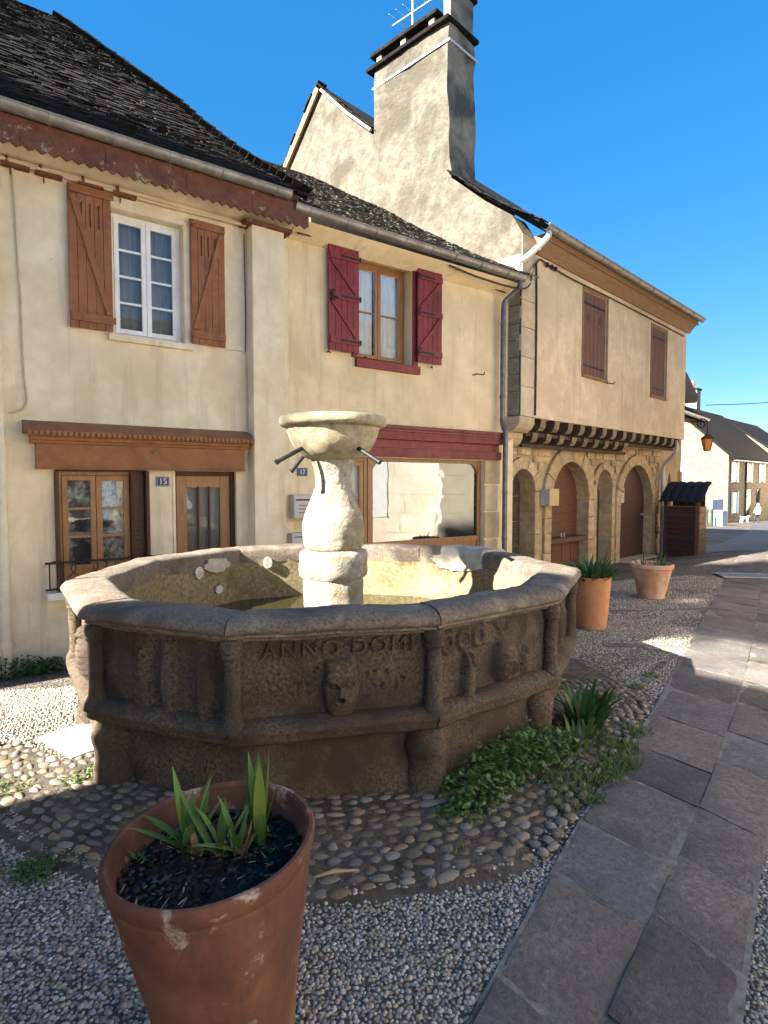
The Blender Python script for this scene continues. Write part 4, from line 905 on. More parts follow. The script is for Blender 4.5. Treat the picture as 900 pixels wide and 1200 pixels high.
# upper window
MB().box(4.36, 4.42, .20, .27, 3.56, 5.05).box(5.33, 5.40, .20, .27, 3.56, 5.05).box(4.42, 5.33, .20, .27, 4.985, 5.05).box(4.42, 5.33, .20, .27, 3.56, 3.62).build('window_frame', MT['oak'], hB, bevel=.003)
for a, b in ((4.425, 4.872), (4.878, 5.325)): casement(hB, a, b, 3.625, 4.98, .185, MT['oak'], 1, 2, .055, .022)
for a, b in ((4.42, 4.80), (4.93, 5.33)): MB().grid(40, 1, lambda p, q, a=a, b=b: (a + p * (b - a), .245 + .008 * math.sin(p * 26 + a), 3.62 + q * 1.36)).build('curtain', MT['curtain'], hB, smooth=80)
MB().box(4.27, 5.52, -.030, .02, 5.052, 5.145).build('window_lintel', MT['maroon'], hB, bevel=.004)
for a_, b_ in ((5.402, 5.50), (4.27, 4.358)): MB().box(a_, b_, -.028, .03, 3.56, 5.051).build('window_jamb', MT['maroon'], hB, bevel=.004)
MB().box(4.33, 5.53, -.055, .20, 3.43, 3.556).build('window_sill', MT['maroon'], hB, bevel=.006)
shutter(hB, 3.84, 4.345, 3.60, 5.06, -.095, MT['maroon'], 5, 'right', False, 1, bars=(.10, .52, .90))
shutter(hB, 5.445, 5.94, 3.62, 5.08, -.095, MT['maroon'], 5, 'left', False, -1, bars=(.10, .52, .90))
MB().box(3.86, 3.90, -.15, -.118, 4.27, 4.42).tube([(3.87, -.15, 4.33), (3.95, -.17, 4.31)], .012, 6).build('shutter_latch', MT['iron'], hB)
for x in (3.80, 4.42, 5.70): MB().tube([(x + .12, -.004, 3.575), (x + .02, -.10, 3.58), (x, -.11, 3.55)], .008, 6).build('shutter_stay', MT['iron'], hB)
MB().tube([(6.72, -.004, 3.56), (6.72, -.12, 3.56), (6.86, -.13, 3.56), (6.87, -.13, 3.61)], .010, 6).build('wall_hook', MT['iron'], hB)
# shop front
lm = MB().box(4.02, 7.36, -.12, .03, 2.40, 2.615)
lin = lm.build('shop_cornice', MT['maroon_old'], hB, bevel=.004)
for k in range(4): MB().box(4.0, 7.38, -.150 + .008 * k, -.1205, 2.425 + .046 * (3 - k), 2.459 + .046 * (3 - k)).build('moulding', MT['maroon_old'], lin, bevel=.004)
MB().box(4.04, 7.34, -.045, .03, 2.27, 2.398).build('rotten_board', MT['maroon'], lin, bevel=.004)
MB().box(4.02, 5.62, -.085, .03, 2.135, 2.268).box(5.626, 7.36, -.085, .03, 2.135, 2.268).build('lower_board', MT['maroon_old'], lin, bevel=.004)
y = .08; fm = MB()
fm.box(3.95, 4.02, y, y + .09, -.3, 2.12).box(4.54, 4.60, y, y + .09, -.3, 2.12).box(4.605, 4.70, y - .01, y + .09, -.3, 2.12).box(6.94, 7.02, y, y + .09, -.3, 2.12).box(4.70, 6.94, y, y + .09, 2.065, 2.12).box(4.70, 6.94, y, y + .09, .74, .82).box(4.02, 4.54, y, y + .09, 2.065, 2.12)
fm.box(4.70, 6.94, y + .02, y + .06, -.3, .74); fm.build('shop_frame', MT['oak'], hB, bevel=.004)
# rounded corners of the big pane
cm = MB(); rr_ = .20
for (cx, cz, sx, sz) in ((4.70, 2.065, 1, -1), (6.94, 2.065, -1, -1)):
    arcp = [(cx + sx * (rr_ - rr_ * math.sin(t * math.pi / 16)), cz + sz * (rr_ - rr_ * math.cos(t * math.pi / 16))) for t in range(9)]
    cm.prism([(cx, cz)] + arcp, y + .012, y + .078)
cm.build('corner_spandrels', MT['oak'], hB)
MB().box(4.702, 6.938, y + .04, y + .046, .822, 2.063).build('shop_pane', MT['glass_shop'], hB)
casement(hB, 4.025, 4.535, .0, 2.06, .085, MT['oak'], 1, 3, .07, .03, name='shop_door', panel=.5)
MB().grid(30, 1, lambda p, q: (4.05 + p * .46, .15 + .008 * math.sin(p * 24), .5 + q * 1.52)).build('curtain', MT['curtain'], hB, smooth=80)
MB().box(4.50, 4.53, .05, .085, .95, 1.13).tube([(4.515, .05, 1.06), (4.515, .03, 1.06), (4.44, .03, 1.06)], .009, 6).build('door_handle', MT['iron'], hB)
for k, z in enumerate((-.35, .30, .78, 1.25, 1.72)): MB().box(7.022, 7.40 - .05 * (k % 2), -.02, .22, z, z + (.46 if k > 0 else .64) - .012).build('jamb_stone', MT['quoin'], hB, bevel=.015)
MB().box(7.02, 7.45, -.015, .3, 2.185, 2.40).build('jamb_stone', MT['quoin'], hB, bevel=.015)
plb = MB().box(3.37, 3.53, -.014, -.001, 1.835, 1.945).build('number_plate', MT['blue_enamel'], hB, bevel=.003)
text_obj('number', '17', .090, .001, MT['white'], plb, Matrix.Translation((3.45, -.0155, 1.888)) @ UPRIGHT)
bo = MB().box(3.24, 3.55, -.16, -.001, 1.26, 1.58).build('letter_box', MT['grey_box'], hB, bevel=.008)
MB().box(3.27, 3.53, -.166, -.1605, 1.50, 1.52).build('slot', MT['iron'], bo)
for k in range(3): MB().box(3.31, 3.31 + (.20, .16, .12)[k], -.1625, -.1606, 1.43 - k * .05, 1.442 - k * .05).build('printed_line', MT['ink'], bo)
bo2 = MB().box(3.23, 3.50, -.12, -.001, .86, 1.06).build('meter_box', MT['grey_box'], hB, bevel=.006)
MB().box(3.26, 3.47, -.125, -.1205, 1.0, 1.012).build('slot', MT['iron'], bo2)
# eave, roof
gutter(hB, 3.16, 7.56, -.37, 5.275, .078, MT['zinc'], .55, drop=.03)
MB().prismx([(.0, 5.0), (-.10, 5.05), (-.26, 5.15), (-.28, 5.17), (.0, 5.17)], 3.262, 7.6).build('eave_cove', MT['plaster_b'], hB, smooth=40)
cable(hB, [(3.3, -.20, 5.02), (3.7, -.08, 5.08), (4.6, -.06, 5.10), (5.8, -.06, 5.09), (6.8, -.06, 5.07), (7.4, -.10, 5.03)], .012, MT['beam'])
cable(hB, [(3.3, -.12, 5.08), (4.0, -.09, 5.12), (4.8, -.09, 5.11)], .016, MT['zinc'], 'conduit')
SLOPE_B = math.atan(.634)
def rb_fn(u, s): v = -.36 + s * math.cos(SLOPE_B); z = 5.30 + s * math.sin(SLOPE_B) - .07 * math.sin(min(1, s / 4) * math.pi) + .03 * noise.noise(Vector((u * .7, s * .7, 8))); return (u, v, z)
urB = lambda s: 7.80 - (-.36 + s * .84) * .16
roofB = MB().grid(8, 10, lambda a, b: rb_fn(2.6 + a * (urB(b * 7.0) - 2.6), b * 7.0)).build('roof', MT['slate_under'], hB)
nB = roof_slates(roofB, rb_fn, 6.9, lambda s: (2.75, urB(s)), MT['slate_pale'], hB, seed=9)
mbox('house_body', MT['plaster_b'], hB, 3.27, 7.6, 3.05, 6.0, -.6, 5.1)

# ================================================================== THE OLD STONE HOUSE
hS = thing('stone_house', 'old sandstone house with arched ground floor, beige jettied upper floor and tall chimney', 'house', (*sxy(0), ZS), S_ANG); hS.scale = (KS,) * 3
def a2s(u, y, z):                       # a point of the row's frame in this house's frame
    p = axy(u, -y) - SO; return (p.dot(SD) / KS, -p.dot(SN) / KS, (z - ZS) / KS)
ARCH = [(.03, .82, 1.98, .19), (1.39, 2.89, 2.14, .30), (3.24, 3.97, 2.01, .15), (4.40, 6.22, 2.14, .22)]
ZT = 2.74
def arch_z(a, x):
    r_ = (a[1] - a[0]) / 2; c = (a[0] + a[1]) / 2; return a[2] - r_ + math.sqrt(max(0, r_ * r_ - (x - c) ** 2))
m = MB(); y = .05; dp_ = .40; cur = -.50
for a in ARCH:
    m.quad((cur, y, -.6), (a[0], y, -.6), (a[0], y, ZT), (cur, y, ZT)); n = 20; sp = a[2] - (a[1] - a[0]) / 2
    for k in range(n):
        t0 = math.pi * (1 - k / n); t1 = math.pi * (1 - (k + 1) / n); r_ = (a[1] - a[0]) / 2; c = (a[0] + a[1]) / 2
        p = (c + r_ * math.cos(t0), sp + r_ * math.sin(t0)); q = (c + r_ * math.cos(t1), sp + r_ * math.sin(t1))
        m.quad((p[0], y, p[1]), (q[0], y, q[1]), (q[0], y, ZT), (p[0], y, ZT)); m.quad((p[0], y, p[1]), (p[0], y + dp_, p[1]), (q[0], y + dp_, q[1]), (q[0], y, q[1]))
    for x in (a[0], a[1]): m.quad((x, y, -.6), (x, y + dp_, -.6), (x, y + dp_, sp), (x, y, sp))
    cur = a[1]
m.quad((cur, y, -.6), (6.80, y, -.6), (6.80, y, ZT), (cur, y, ZT)); m.quad((-.5, y, -.6), (-.5, 3, -.6), (-.5, 3, ZT), (-.5, y, ZT)); m.quad((6.8, y, -.6), (6.8, y, ZT), (6.8, 3, ZT), (6.8, 3, -.6))
wS = m.build('arcade_wall', MT['mortar'], hS)
# cut stones of the arches and their jambs
blocked = []
def stone_box(x0, x1, z0, z1, y0, y1, mat, seed, name='stone', parent=None, amp=.012):
    m = MB(); n = 3
    def fn(a, b):
        x = x0 + (x1 - x0) * a; z = z0 + (z1 - z0) * b; e = 1 if (a in (0, 1) or b in (0, 1)) else 0
        q = noise.noise_vector(Vector((x * 6 + seed, z * 6, seed))) * amp
        return (x + q.x * .8, y0 + (.012 if e else 0) + q.y * .7, z + q.z * .8)
    m.grid(n, n, fn); ring = [0, 1, 2, 3, 7, 11, 15, 14, 13, 12, 8, 4]; b0 = len(m.v)
    m.v.extend([(m.v[i][0], y1, m.v[i][2]) for i in ring])
    for k in range(12): m.f.append((ring[k], b0 + k, b0 + (k + 1) % 12, ring[(k + 1) % 12]))
    return m.build(name, mat, parent or wS, smooth=50)
sd = 0
for ai, a in enumerate(ARCH):
    r_ = (a[1] - a[0]) / 2; c = (a[0] + a[1]) / 2; sp = a[2] - r_; t = a[3]; n = (5, 6, 5, 9)[ai]
    for k in range(n):
        g_ = .010 / r_; t0 = math.pi * k / n + g_ / 2; t1 = math.pi * (k + 1) / n - g_ / 2; tt = t * rs.uniform(.92, 1.1); seg = 4; poly = []
        for j in range(seg + 1): q = t0 + (t1 - t0) * j / seg; poly.append((c + (r_ - .006) * math.cos(q), sp + (r_ - .006) * math.sin(q)))
        for j in range(seg, -1, -1): q = t0 + (t1 - t0) * j / seg; poly.append((c + (r_ + tt) * math.cos(q), sp + (r_ + tt) * math.sin(q)))
        pr = rs.uniform(-.006, .010); MB().prism(poly, -.018 + pr, .30).build('voussoir', MT['sandstone'], wS, bevel=.010)
    for side in (0, 1):
        x = a[0] if side == 0 else a[1]; z = sp - .006
        while z > -.35:
            h = rs.uniform(.26, .46); w_ = t * rs.uniform(.75, 1.0)
            if side == 0: stone_box(x - w_, x + .006, z - h + .010, z, -.016, .30, MT['sandstone'], sd, 'jamb_stone')
            else: stone_box(x - .006, x + w_, z - h + .010, z, -.016, .30, MT['sandstone'], sd, 'jamb_stone')
            z -= h; sd += 1.7
def hit(x0, x1, z0, z1):
    for a in ARCH:
        r_ = (a[1] - a[0]) / 2; c = (a[0] + a[1]) / 2; sp = a[2] - r_; t = a[3]
        for i in range(5):
            for j in range(4):
                x = x0 + (x1 - x0) * i / 4; z = z0 + (z1 - z0) * j / 3
                if z < sp and a[0] - t * .98 < x < a[1] + t * .98: return True
                if z >= sp and math.hypot(x - c, z - sp) < r_ + t * 1.04: return True
    return False
z = -.30; cnt = 0
while z < 2.70:
    h = rs.uniform(.10, .19); x = -.50
    while x < 6.76:
        w_ = rs.uniform(.14, .38); x1 = min(x + w_, 6.79); z1 = min(z + h, 2.73)
        todo = [(x, x1, z, z1)]
        if hit(*todo[0]): xm_ = (x + x1) / 2; zm_ = (z + z1) / 2; todo = [(x, xm_, z, z1), (xm_, x1, z, z1)]
        for b in todo:
            if b[1] - b[0] > .05 and b[3] - b[2] > .05 and not hit(*b) and cnt < 298:
                stone_box(b[0] + .006, b[1] - .006, b[2] + .006, b[3] - .006, -.004 + rs.uniform(-.012, .014), .06, MT['rubble'], sd, 'rubble_stone'); sd += 1.3; cnt += 1
        x += w_
    z += h
# doors in the arches
def arch_panel(a, y0, y1, zb, inset=0.0):
    r_ = (a[1] - a[0]) / 2; c = (a[0] + a[1]) / 2; sp = a[2] - r_
    return [(a[0] - .01, zb)] + [(a[1] + .01, zb)] + [(c + (r_ + .01) * math.cos(math.pi * k / 16), sp + (r_ + .01) * math.sin(math.pi * k / 16)) for k in range(17)]
def clip_poly(poly, x0, x1=None, axis=0):
    for (lim, sgn) in ((x0, 1), (x1, -1)):
        out = []
        for i in range(len(poly)):
            p, q = poly[i], poly[(i + 1) % len(poly)]; ip, iq = (p[axis] - lim) * sgn >= 0, (q[axis] - lim) * sgn >= 0
            if ip: out.append(p)
            if ip != iq: t = (lim - p[axis]) / (q[axis] - p[axis]); out.append((p[0] + (q[0] - p[0]) * t, p[1] + (q[1] - p[1]) * t))
        poly = out
    return poly
d1 = MB().prism(arch_panel(ARCH[0], 0, 0, -.4), .34, .40).build('walled_arch', MT['mortar'], hS)
for k in range(5):
    zz = -.3 + k * .45; p = clip_poly(arch_panel(ARCH[0], 0, 0, -.4), zz + .006, zz + .444, axis=1)
    if len(p) > 2: MB().prism(p, .315 + rs.uniform(-.006, .006), .339).build('plank', MT['old_door'], d1)
sw = MB().prism(arch_panel(ARCH[1], 0, 0, -.4), .27, .33).build('roller_shutter', MT['door_wood'], hS)
zz = .72
while zz < 2.14:
    p = clip_poly(arch_panel(ARCH[1], 0, 0, -.4), zz, zz + .062, axis=1)
    if len(p) > 2: MB().prism([(x, q) for x, q in p], .255, .268).build('slat', MT['door_wood'], sw)
    zz += .066
MB().box(1.38, 2.90, .02, .30, .60, .69).build('shop_counter', MT['door_wood'], hS, bevel=.008)
cp = MB().box(1.385, 2.895, .20, .26, -.4, .595).build('counter_front', MT['dark_wood'], hS)
for k in range(4): MB().box(1.40 + k * .375, 1.755 + k * .375, .185, .199, -.35, .58).build('panel_board', MT['door_wood'], cp, bevel=.004)
for x in (2.0, 2.12): MB().tube([(x, .12, .69), (x, .12, .77)], .010, 6).build('counter_catch', MT['white_metal'], hS)
d3 = MB().prism(arch_panel(ARCH[2], 0, 0, -.2), .30, .35).build('narrow_door', MT['dark_wood'], hS)
for k in range(4): 
    p = clip_poly(arch_panel(ARCH[2], 0, 0, -.2), 3.24 + k * .1825 + .003, 3.24 + (k + 1) * .1825 - .003)
    p = clip_poly(p, -.2, 1.55, axis=1); MB().prism(p, .282, .299).build('plank', MT['door_wood'], d3)
MB().prism(clip_poly(arch_panel(ARCH[2], 0, 0, -.2), 1.60, 1.96, axis=1), .290, .299).build('fanlight', MT['glass'], d3)
d4 = MB().prism(arch_panel(ARCH[3], 0, 0, -.2), .22, .27).build('arched_door', MT['door_dark'], hS)
for k in range(9):
    p = clip_poly(arch_panel(ARCH[3], 0, 0, -.1), 4.40 + k * .2022 + .002, 4.40 + (k + 1) * .2022 - .002); MB().prism(p, .200, .219).build('plank', MT['door_dark'], d4)
MB().tube([(6.06, .20, .98), (6.06, .15, .98)], .018, 8).build('handle', MT['white_metal'], d4)
po = MB().box(4.72, 5.05, .190, .1985, 1.28, 1.62).build('poster', MT['paper'], d4)
MB().box(4.76, 5.01, .1885, .1897, 1.50, 1.585).box(4.76, 4.95, .1885, .1897, 1.44, 1.465).box(4.76, 5.0, .1885, .1897, 1.39, 1.41).build('poster_print', MT['ink'], po)
MB().box(4.36, 6.26, -.22, .25, -.12, .012).build('door_sill', MT['quoin'], hS, bevel=.01)
yb = MB().box(.98, 1.30, -.20, .0, 1.33, 1.63).build('ochre_box', MT['yellow_box'], hS, bevel=.006); MB().box(.965, .9795, -.19, -.02, 1.335, 1.625).build('box_side', MT['grey_box'], yb)
MB().lathe([(.05, -.01), (.052, 0), (.045, .006), (.0, .008)], 16).build('number_disc', MT['blue_enamel'], hS).matrix_local = Matrix.Translation((3.11, -.02, 1.74)) @ UPRIGHT
# jettied upper floor
WJ = [(1.50, 2.44, 3.66, 5.12), (4.63, 5.48, 3.62, 5.07)]
up = wall_holes(-.10, 6.78, 2.765, 5.56, WJ, y=-.50, depth=.30); up.quad((-.10, -.5, 2.766), (6.78, -.5, 2.766), (6.78, .35, 2.766), (-.1, .35, 2.766))
up.build('upper_wall', MT['plaster_s'], hS); mbox('house_body', MT['plaster_s'], hS, -.09, 6.77, .02, 7.5, 2.78, 5.5)
for wi, h in enumerate(WJ):
    MB().box(h[0] - .03, h[1] + .05, -.53, -.46, h[2] - .06, h[2] - .004).box(h[1] + .002, h[1] + .06, -.512, -.46, h[2], h[3] + .03).box(h[0] - .04, h[0] - .002, -.512, -.46, h[2], h[3] + .03).box(h[0] - .04, h[1] + .06, -.514, -.46, h[3] + .002, h[3] + .05).build('window_frame', MT['soffit'], hS, bevel=.004)
    xm = (h[0] + h[1]) / 2
    for a, b in ((h[0] + .006, xm - .003), (xm + .003, h[1] - .006)):
        s = MB().box(a, b, -.455, -.43, h[2] + .005, h[3] - .005).build('shutter', MT['shutter_s'], hS); n = 3
        for k in range(n): MB().box(a + (b - a) * k / n + .003, a + (b - a) * (k + 1) / n - .003, -.478, -.456, h[2] + .006, h[3] - .006).build('plank', MT['shutter_s'], s, bevel=.003)
        for zz in (h[2] + .15, h[3] - .22): MB().box(a + .01, b - .03, -.487, -.4785, zz, zz + .035).build('hinge', MT['iron'], s)
        if wi == 0:
            cx = (a + b) / 2; MB().box(cx - .045, cx + .045, -.4815, -.4785, h[3] - .50, h[3] - .36).build('vent', MT['dark_wood'], s)
MB().tube([(2.40, -.51, 3.60), (2.62, -.58, 3.60), (2.66, -.58, 3.64)], .010, 6).build('shutter_hook', MT['iron'], hS)
# beams under the jetty
def corbel(x, w, y0, z0, z1):
    prof = [(.06, z0), (y0 + .14, z0), (y0 + .06, z0 + .02), (y0 + .015, z0 + (z1 - z0) * .35), (y0, z0 + (z1 - z0) * .7), (y0, z1), (.06, z1)]
    o = MB().prismx(prof, x - w / 2, x + w / 2).build('corbel_beam', MT['beam'], hS, bevel=.006)
    tip = [(y0 - .004, z1 - .004), (y0 - .004, z0 + (z1 - z0) * .7), (y0 + .010, z0 + (z1 - z0) * .35), (y0 + .056, z0 + .015), (y0 + .060, z0 + .022), (y0 + .018, z0 + (z1 - z0) * .37), (y0 + .004, z1 - .004)]
    MB().prismx(tip, x - w / 2 + .006, x + w / 2 - .006).build('beam_end', MT['beam_end'], o)
for k in range(15):
    x = .20 + k * .45; corbel(x + rs.uniform(-.03, .03), .17, -.50, 2.565, 2.762)
    if k < 9: corbel(x + .03, .17, -.33, 2.39, 2.562)
MB().box(-.02, 6.7, -.30, -.24, 2.50, 2.565).box(.1, 4.2, -.17, -.11, 2.33, 2.39).build('cross_beam', MT['beam'], hS)
# gable wall, its quoins and the corner bracket
G = [(-.49, 2.765), (-.49, 5.52), (-.31, 5.82), (.20, 6.20), (.93, 6.84), (1.8, 7.50), (2.6, 8.12), (3.4, 8.84), (4.24, 9.66), (5.26, 8.62), (7.4, 6.5), (7.4, -.5), (.06, -.5), (.06, 2.765)]
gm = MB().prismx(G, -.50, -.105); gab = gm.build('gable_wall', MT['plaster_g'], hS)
z = 2.77
for k in range(7):
    h = rs.uniform(.34, .46); stone_box(-.499, -.112, z, min(z + h - .010, 5.50), -.515, -.40, MT['quoin'], k * 2.1, 'quoin', gab, .006); z += h
    if z > 5.35: break
z = 2.78
for k in range(9):
    h = rs.uniform(.22, .38); zt = min(z + h - .012, 5.20)
    if zt - z > .06: MB().box(-.512, -.4985, -.47 + rs.uniform(-.01, .01), .25, z, zt).build('side_stone', MT['far_stone2'], gab, bevel=.006)
    z += h
br = MB().prismx([(-.512, 2.762), (-.512, 2.66), (-.46, 2.58), (-.38, 2.53), (-.31, 2.53), (-.30, 2.44), (-.25, 2.36), (-.17, 2.31), (-.10, 2.30), (-.08, 2.20), (.0, 2.12), (.08, 2.10), (.08, 2.762)], -.55, -.10).build('corner_bracket', MT['quoin'], hS, bevel=.012)
# chimney
def chq(t): return (.93 - .05 * (1 - t), 2.62 + .04 * (1 - t))
cm = MB(); nv_ = 10
def cbox(x0, x1, fn, z0, z1, n=14, m=12):
    pass
zz0, zz1 = 6.4, 9.28
ch = MB()
for j in range(17):
    t = j / 16; z = zz0 + (zz1 - zz0) * t; v0, v1 = chq(t); ring = []
    for k in range(8): ring.append((-.47 - .06 * min(1, t * 1.6), v0 + (v1 - v0) * k / 8, z))
    for k in range(4): ring.append((-.47 - .06 * min(1, t * 1.6) + .68 * k / 4, v1, z))
    for k in range(8): ring.append((.195, v1 + (v0 - v1) * k / 8, z))
    for k in range(4): ring.append((.195 - .72 * k / 4, v0, z))
    ch.v += [tuple(rough(rough(q, 2.2, .035, 3), 7, .022, 3)) for q in ring]
n = 24
for j in range(16):
    for k in range(n): ch.f.append((j * n + k, j * n + (k + 1) % n, (j + 1) * n + (k + 1) % n, (j + 1) * n + k))
ch.f.append(tuple(range(16 * n, 17 * n)))
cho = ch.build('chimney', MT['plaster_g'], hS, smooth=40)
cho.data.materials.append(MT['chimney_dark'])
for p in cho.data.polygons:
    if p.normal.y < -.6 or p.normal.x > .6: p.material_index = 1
MB().box(-.62, .25, .86, 2.78, 9.28, 9.35).build('chimney_slab', MT['slate'], cho, bevel=.015)
for v in (1.25, 1.9, 2.5): MB().box(-.50, -.38, v, v + .12, 9.361, 9.55).box(.05, .17, v, v + .12, 9.361, 9.55).build('chimney_post', MT['limestone'], cho, bevel=.01)
MB().box(-.56, .25, 1.15, 2.74, 9.551, 9.62).build('chimney_slab', MT['slate'], cho, bevel=.015)
MB().box(-.46, .17, .93, 1.08, 9.361, 9.95).build('chimney_block', MT['chimney_dark'], cho, bevel=.01); MB().box(-.52, .23, .88, 1.14, 9.95, 10.01).build('chimney_slab', MT['slate'], cho, bevel=.012)
MB().box(-.552, .225, .865, .880, 8.96, 8.995).box(-.556, -.5450, .866, 2.68, 8.962, 8.993).build('lightning_strip', MT['white_metal'], cho)
an = MB().tube([(-.2, 2.0, 9.6), (-.2, 2.0, 11.0)], .016, 8).tube([(-.2, 1.4, 10.15), (-.2, 2.5, 10.20)], .010, 6)
for k in range(6): an.tube([(-.45, 1.5 + k * .17, 10.155 + k * .008), (.05, 1.5 + k * .17, 10.155 + k * .008)], .006, 5)
an.build('aerial', MT['white_metal'], hS)
# roof of the stone house, its verge slates, eave boards and gutter
RP = [(-.80, 5.60), (-.31, 5.92), (.20, 6.29), (.93, 6.93), (1.8, 7.60), (2.6, 8.22), (3.4, 8.94), (4.24, 9.78)]
BK = [(4.24, 9.78), (5.26, 8.74), (7.6, 6.4)]
rm = MB()
for P_ in (RP, BK):
    for a, b in zip(P_[:-1], P_[1:]): rm.prismx([(a[0], a[1]), (b[0], b[1]), (b[0], b[1] - .03), (a[0], a[1] - .03)], -.54 if not (P_ is RP and .85 < (a[0] + b[0]) / 2 < 2.65) else .19, 7.0)
roofS = rm.build('roof', MT['slate'], hS)
for P_ in (RP, BK):
    for a, b in zip(P_[:-1], P_[1:]):
        L = math.hypot(b[0] - a[0], b[1] - a[1]); n = max(1, int(L / .13)); an_ = math.atan2(b[1] - a[1], b[0] - a[0])
        for k in range(n):
            t = (k + .5) / n; v = a[0] + (b[0] - a[0]) * t; zz = a[1] + (b[1] - a[1]) * t
            if P_ is RP and .80 < v < 2.72: continue
            mm = Matrix.Translation((-.52 + rs.uniform(-.04, .03), v, zz + .012)) @ Matrix.Rotation(an_ + rs.uniform(-.12, .04), 4, 'X')
            MB().box(-.07, .16, -.12, .12, -.008, .008, mm).build('verge_slate', MT['slate'], roofS)
        if P_ is BK: MB().bar((-.56, a[0], a[1] - .09), (-.56, b[0], b[1] - .09), .05, .14, (0, -(b[1] - a[1]), b[0] - a[0])).build('barge_board', MT['soffit'], roofS)
MB().tube([(-.555, 2.72, 8.27), (-.555, 3.4, 8.87), (-.555, 4.15, 9.62)], .028, 8).build('verge_mortar', MT['repair'], roofS)
MB().prismx([(-.502, 5.28), (-.535, 5.28), (-.70, 5.47), (-.70, 5.56), (-.502, 5.56)], -.12, 6.88).build('eave_soffit', MT['soffit'], hS, bevel=.006)
MB().box(-.14, 6.90, -.725, -.7025, 5.44, 5.57).build('eave_board', MT['soffit'], hS, bevel=.004)
gutter(hS, -.36, 6.95, -.80, 5.575, .070, MT['zinc'], .8)
e0 = Vector((-.26, -.80, 5.50)); bend = Vector(a2s(7.47, -.33, 5.34))
MB().tube(spl([tuple(e0), tuple(e0 + Vector((-.03, .01, -.10))), tuple(e0.lerp(bend, .75) + Vector((0, 0, .06))), tuple(bend + Vector((.0, 0, .14))), tuple(bend)], 6), .042, 12).build('downpipe', MT['white_metal'], hS, smooth=60)
dpB = MB().tube(spl([(7.47, -.37, 5.20), (7.46, -.36, 5.08), (7.40, -.25, 4.96), (7.33, -.15, 4.84), (7.32, -.13, 4.6)], 6) + [(7.32, -.13, 2.85)] + spl([(7.32, -.13, 2.80), (7.32, -.17, 2.68), (7.32, -.205, 2.60), (7.32, -.205, 2.20)], 4) + [(7.32, -.205, .3), (7.32, -.205, -.35)], .045, 12)
for z in (4.45, 3.2, 1.55, .75): dpB.tube([(7.32, -.13 if z > 2.8 else -.205, z), (7.32, -.13 if z > 2.8 else -.205, z + .05)], .053, 12)
dpo = dpB.build('downpipe', MT['zinc_dark'], hB, smooth=60)
d2 = MB().tube([(-.62, -.04, 2.05), (-.62, -.04, -.3)], .034, 10)
for z in (1.6, .6): d2.tube([(-.62, -.04, z), (-.62, -.04, z + .05)], .042, 10)
d2.build('service_pipe', MT['zinc_dark'], hS, smooth=60)
d3p = MB().tube(spl([(6.42, -.46, 2.74), (6.42, -.44, 2.45), (6.50, -.25, 2.28), (6.62, -.10, 2.12), (6.64, -.08, 1.9)], 5) + [(6.64, -.08, -.05)], .040, 10)
d3p.build('downpipe', MT['white_metal'], hS, smooth=60)
cable(hS, [a2s(5.9, -.30, 5.12), a2s(6.7, -.30, 5.06), a2s(7.5, -.45, 5.03), (-.30, -.56, 4.98), (-.16, -.54, 5.12), (-.02, -.53, 5.22), (.25, -.53, 5.20), (1.0, -.53, 5.17), (3, -.53, 5.18), (6.5, -.53, 5.16)], .014, MT['beam'])
cable(hS, [(-.13, -.525, 5.15), (-.105, -.522, 4.6), (-.10, -.522, 3.6), (-.105, -.522, 2.80)], .016, MT['beam'])
for x in (.15, .30, .42): MB().lathe([(.0, -.04), (.03, -.03), (.03, .03), (0, .04)], 8).build('insulator', MT['iron'], hS).matrix_local = Matrix.Translation((x, -.55, 5.18))

# ================================================================== NEXT BUILDINGS DOWN THE STREET
dpos = sxy(6.98 * KS, -.35 * KS); D_ANG = R(50)
hD = thing('house', 'narrow tan rendered house with a pointed niche beside the stone house', 'house', (*dpos, ZS), D_ANG); hD.scale = (KS,) * 3
wall_holes(0, 2.95, -.8, 3.75, [], depth=.3).build('wall', MT['plaster_d'], hD)
mbox('house_body', MT['plaster_d'], hD, 0.01, 2.94, .31, 5, -.8, 3.7)
MB().prism([(1.55, .9), (1.97, .9), (1.97, 1.55), (1.90, 1.80), (1.76, 2.0), (1.62, 1.80), (1.55, 1.55)], -.012, .02).build('niche', MT['beam'], hD)
for x in (1.45, 2.07): MB().box(x - .03, x + .03, -.05, .01, 1.35, 1.41).build('niche_hinge', MT['iron'], hD)
MB().box(2.62, 2.82, -.09, 0, .2, 2.05).build('shutter', MT['yellow_box'], hD)
MB().prismx([(-.55, 3.50), (-.50, 3.62), (1.8, 5.3), (1.8, 5.2), (-.45, 3.48)], -.3, 3.30).build('roof', MT['slate'], hD)
MB().prismx([(-.44, 3.47), (-.40, 3.36), (-.02, 3.60), (-.02, 3.72)], -.2, 3.2).build('eave_boards', MT['beam'], hD)
cable(hD, [(.15, -.05, 3.3), (.15, -.05, 2.5), (.05, -.06, 2.35), (-.4, -.06, 2.35), (-.45, -.06, 2.6)], .015, MT['beam'])
gutter(hD, -.3, 3.28, -.60, 3.54, .06, MT['white_metal'], .8)
epos = axy(0) if False else Vector((8.4, 18.9))
hE = thing('house', 'tall narrow house with a dark boarded overhanging eave behind the tan house', 'house', (9.314, 21.564, ZS), R(47)); hE.scale = (KS,) * 3
mbox('wall', MT['plaster_d'], hE, -.9, 5.2, .8, 5, -1.0, 4.7); MB().prismx([(-.05, 4.72), (-.12, 4.95), (.30, 5.88), (.55, 5.75), (1.0, 4.75)], -.75, 5.2).build('roof', MT['beam'], hE)
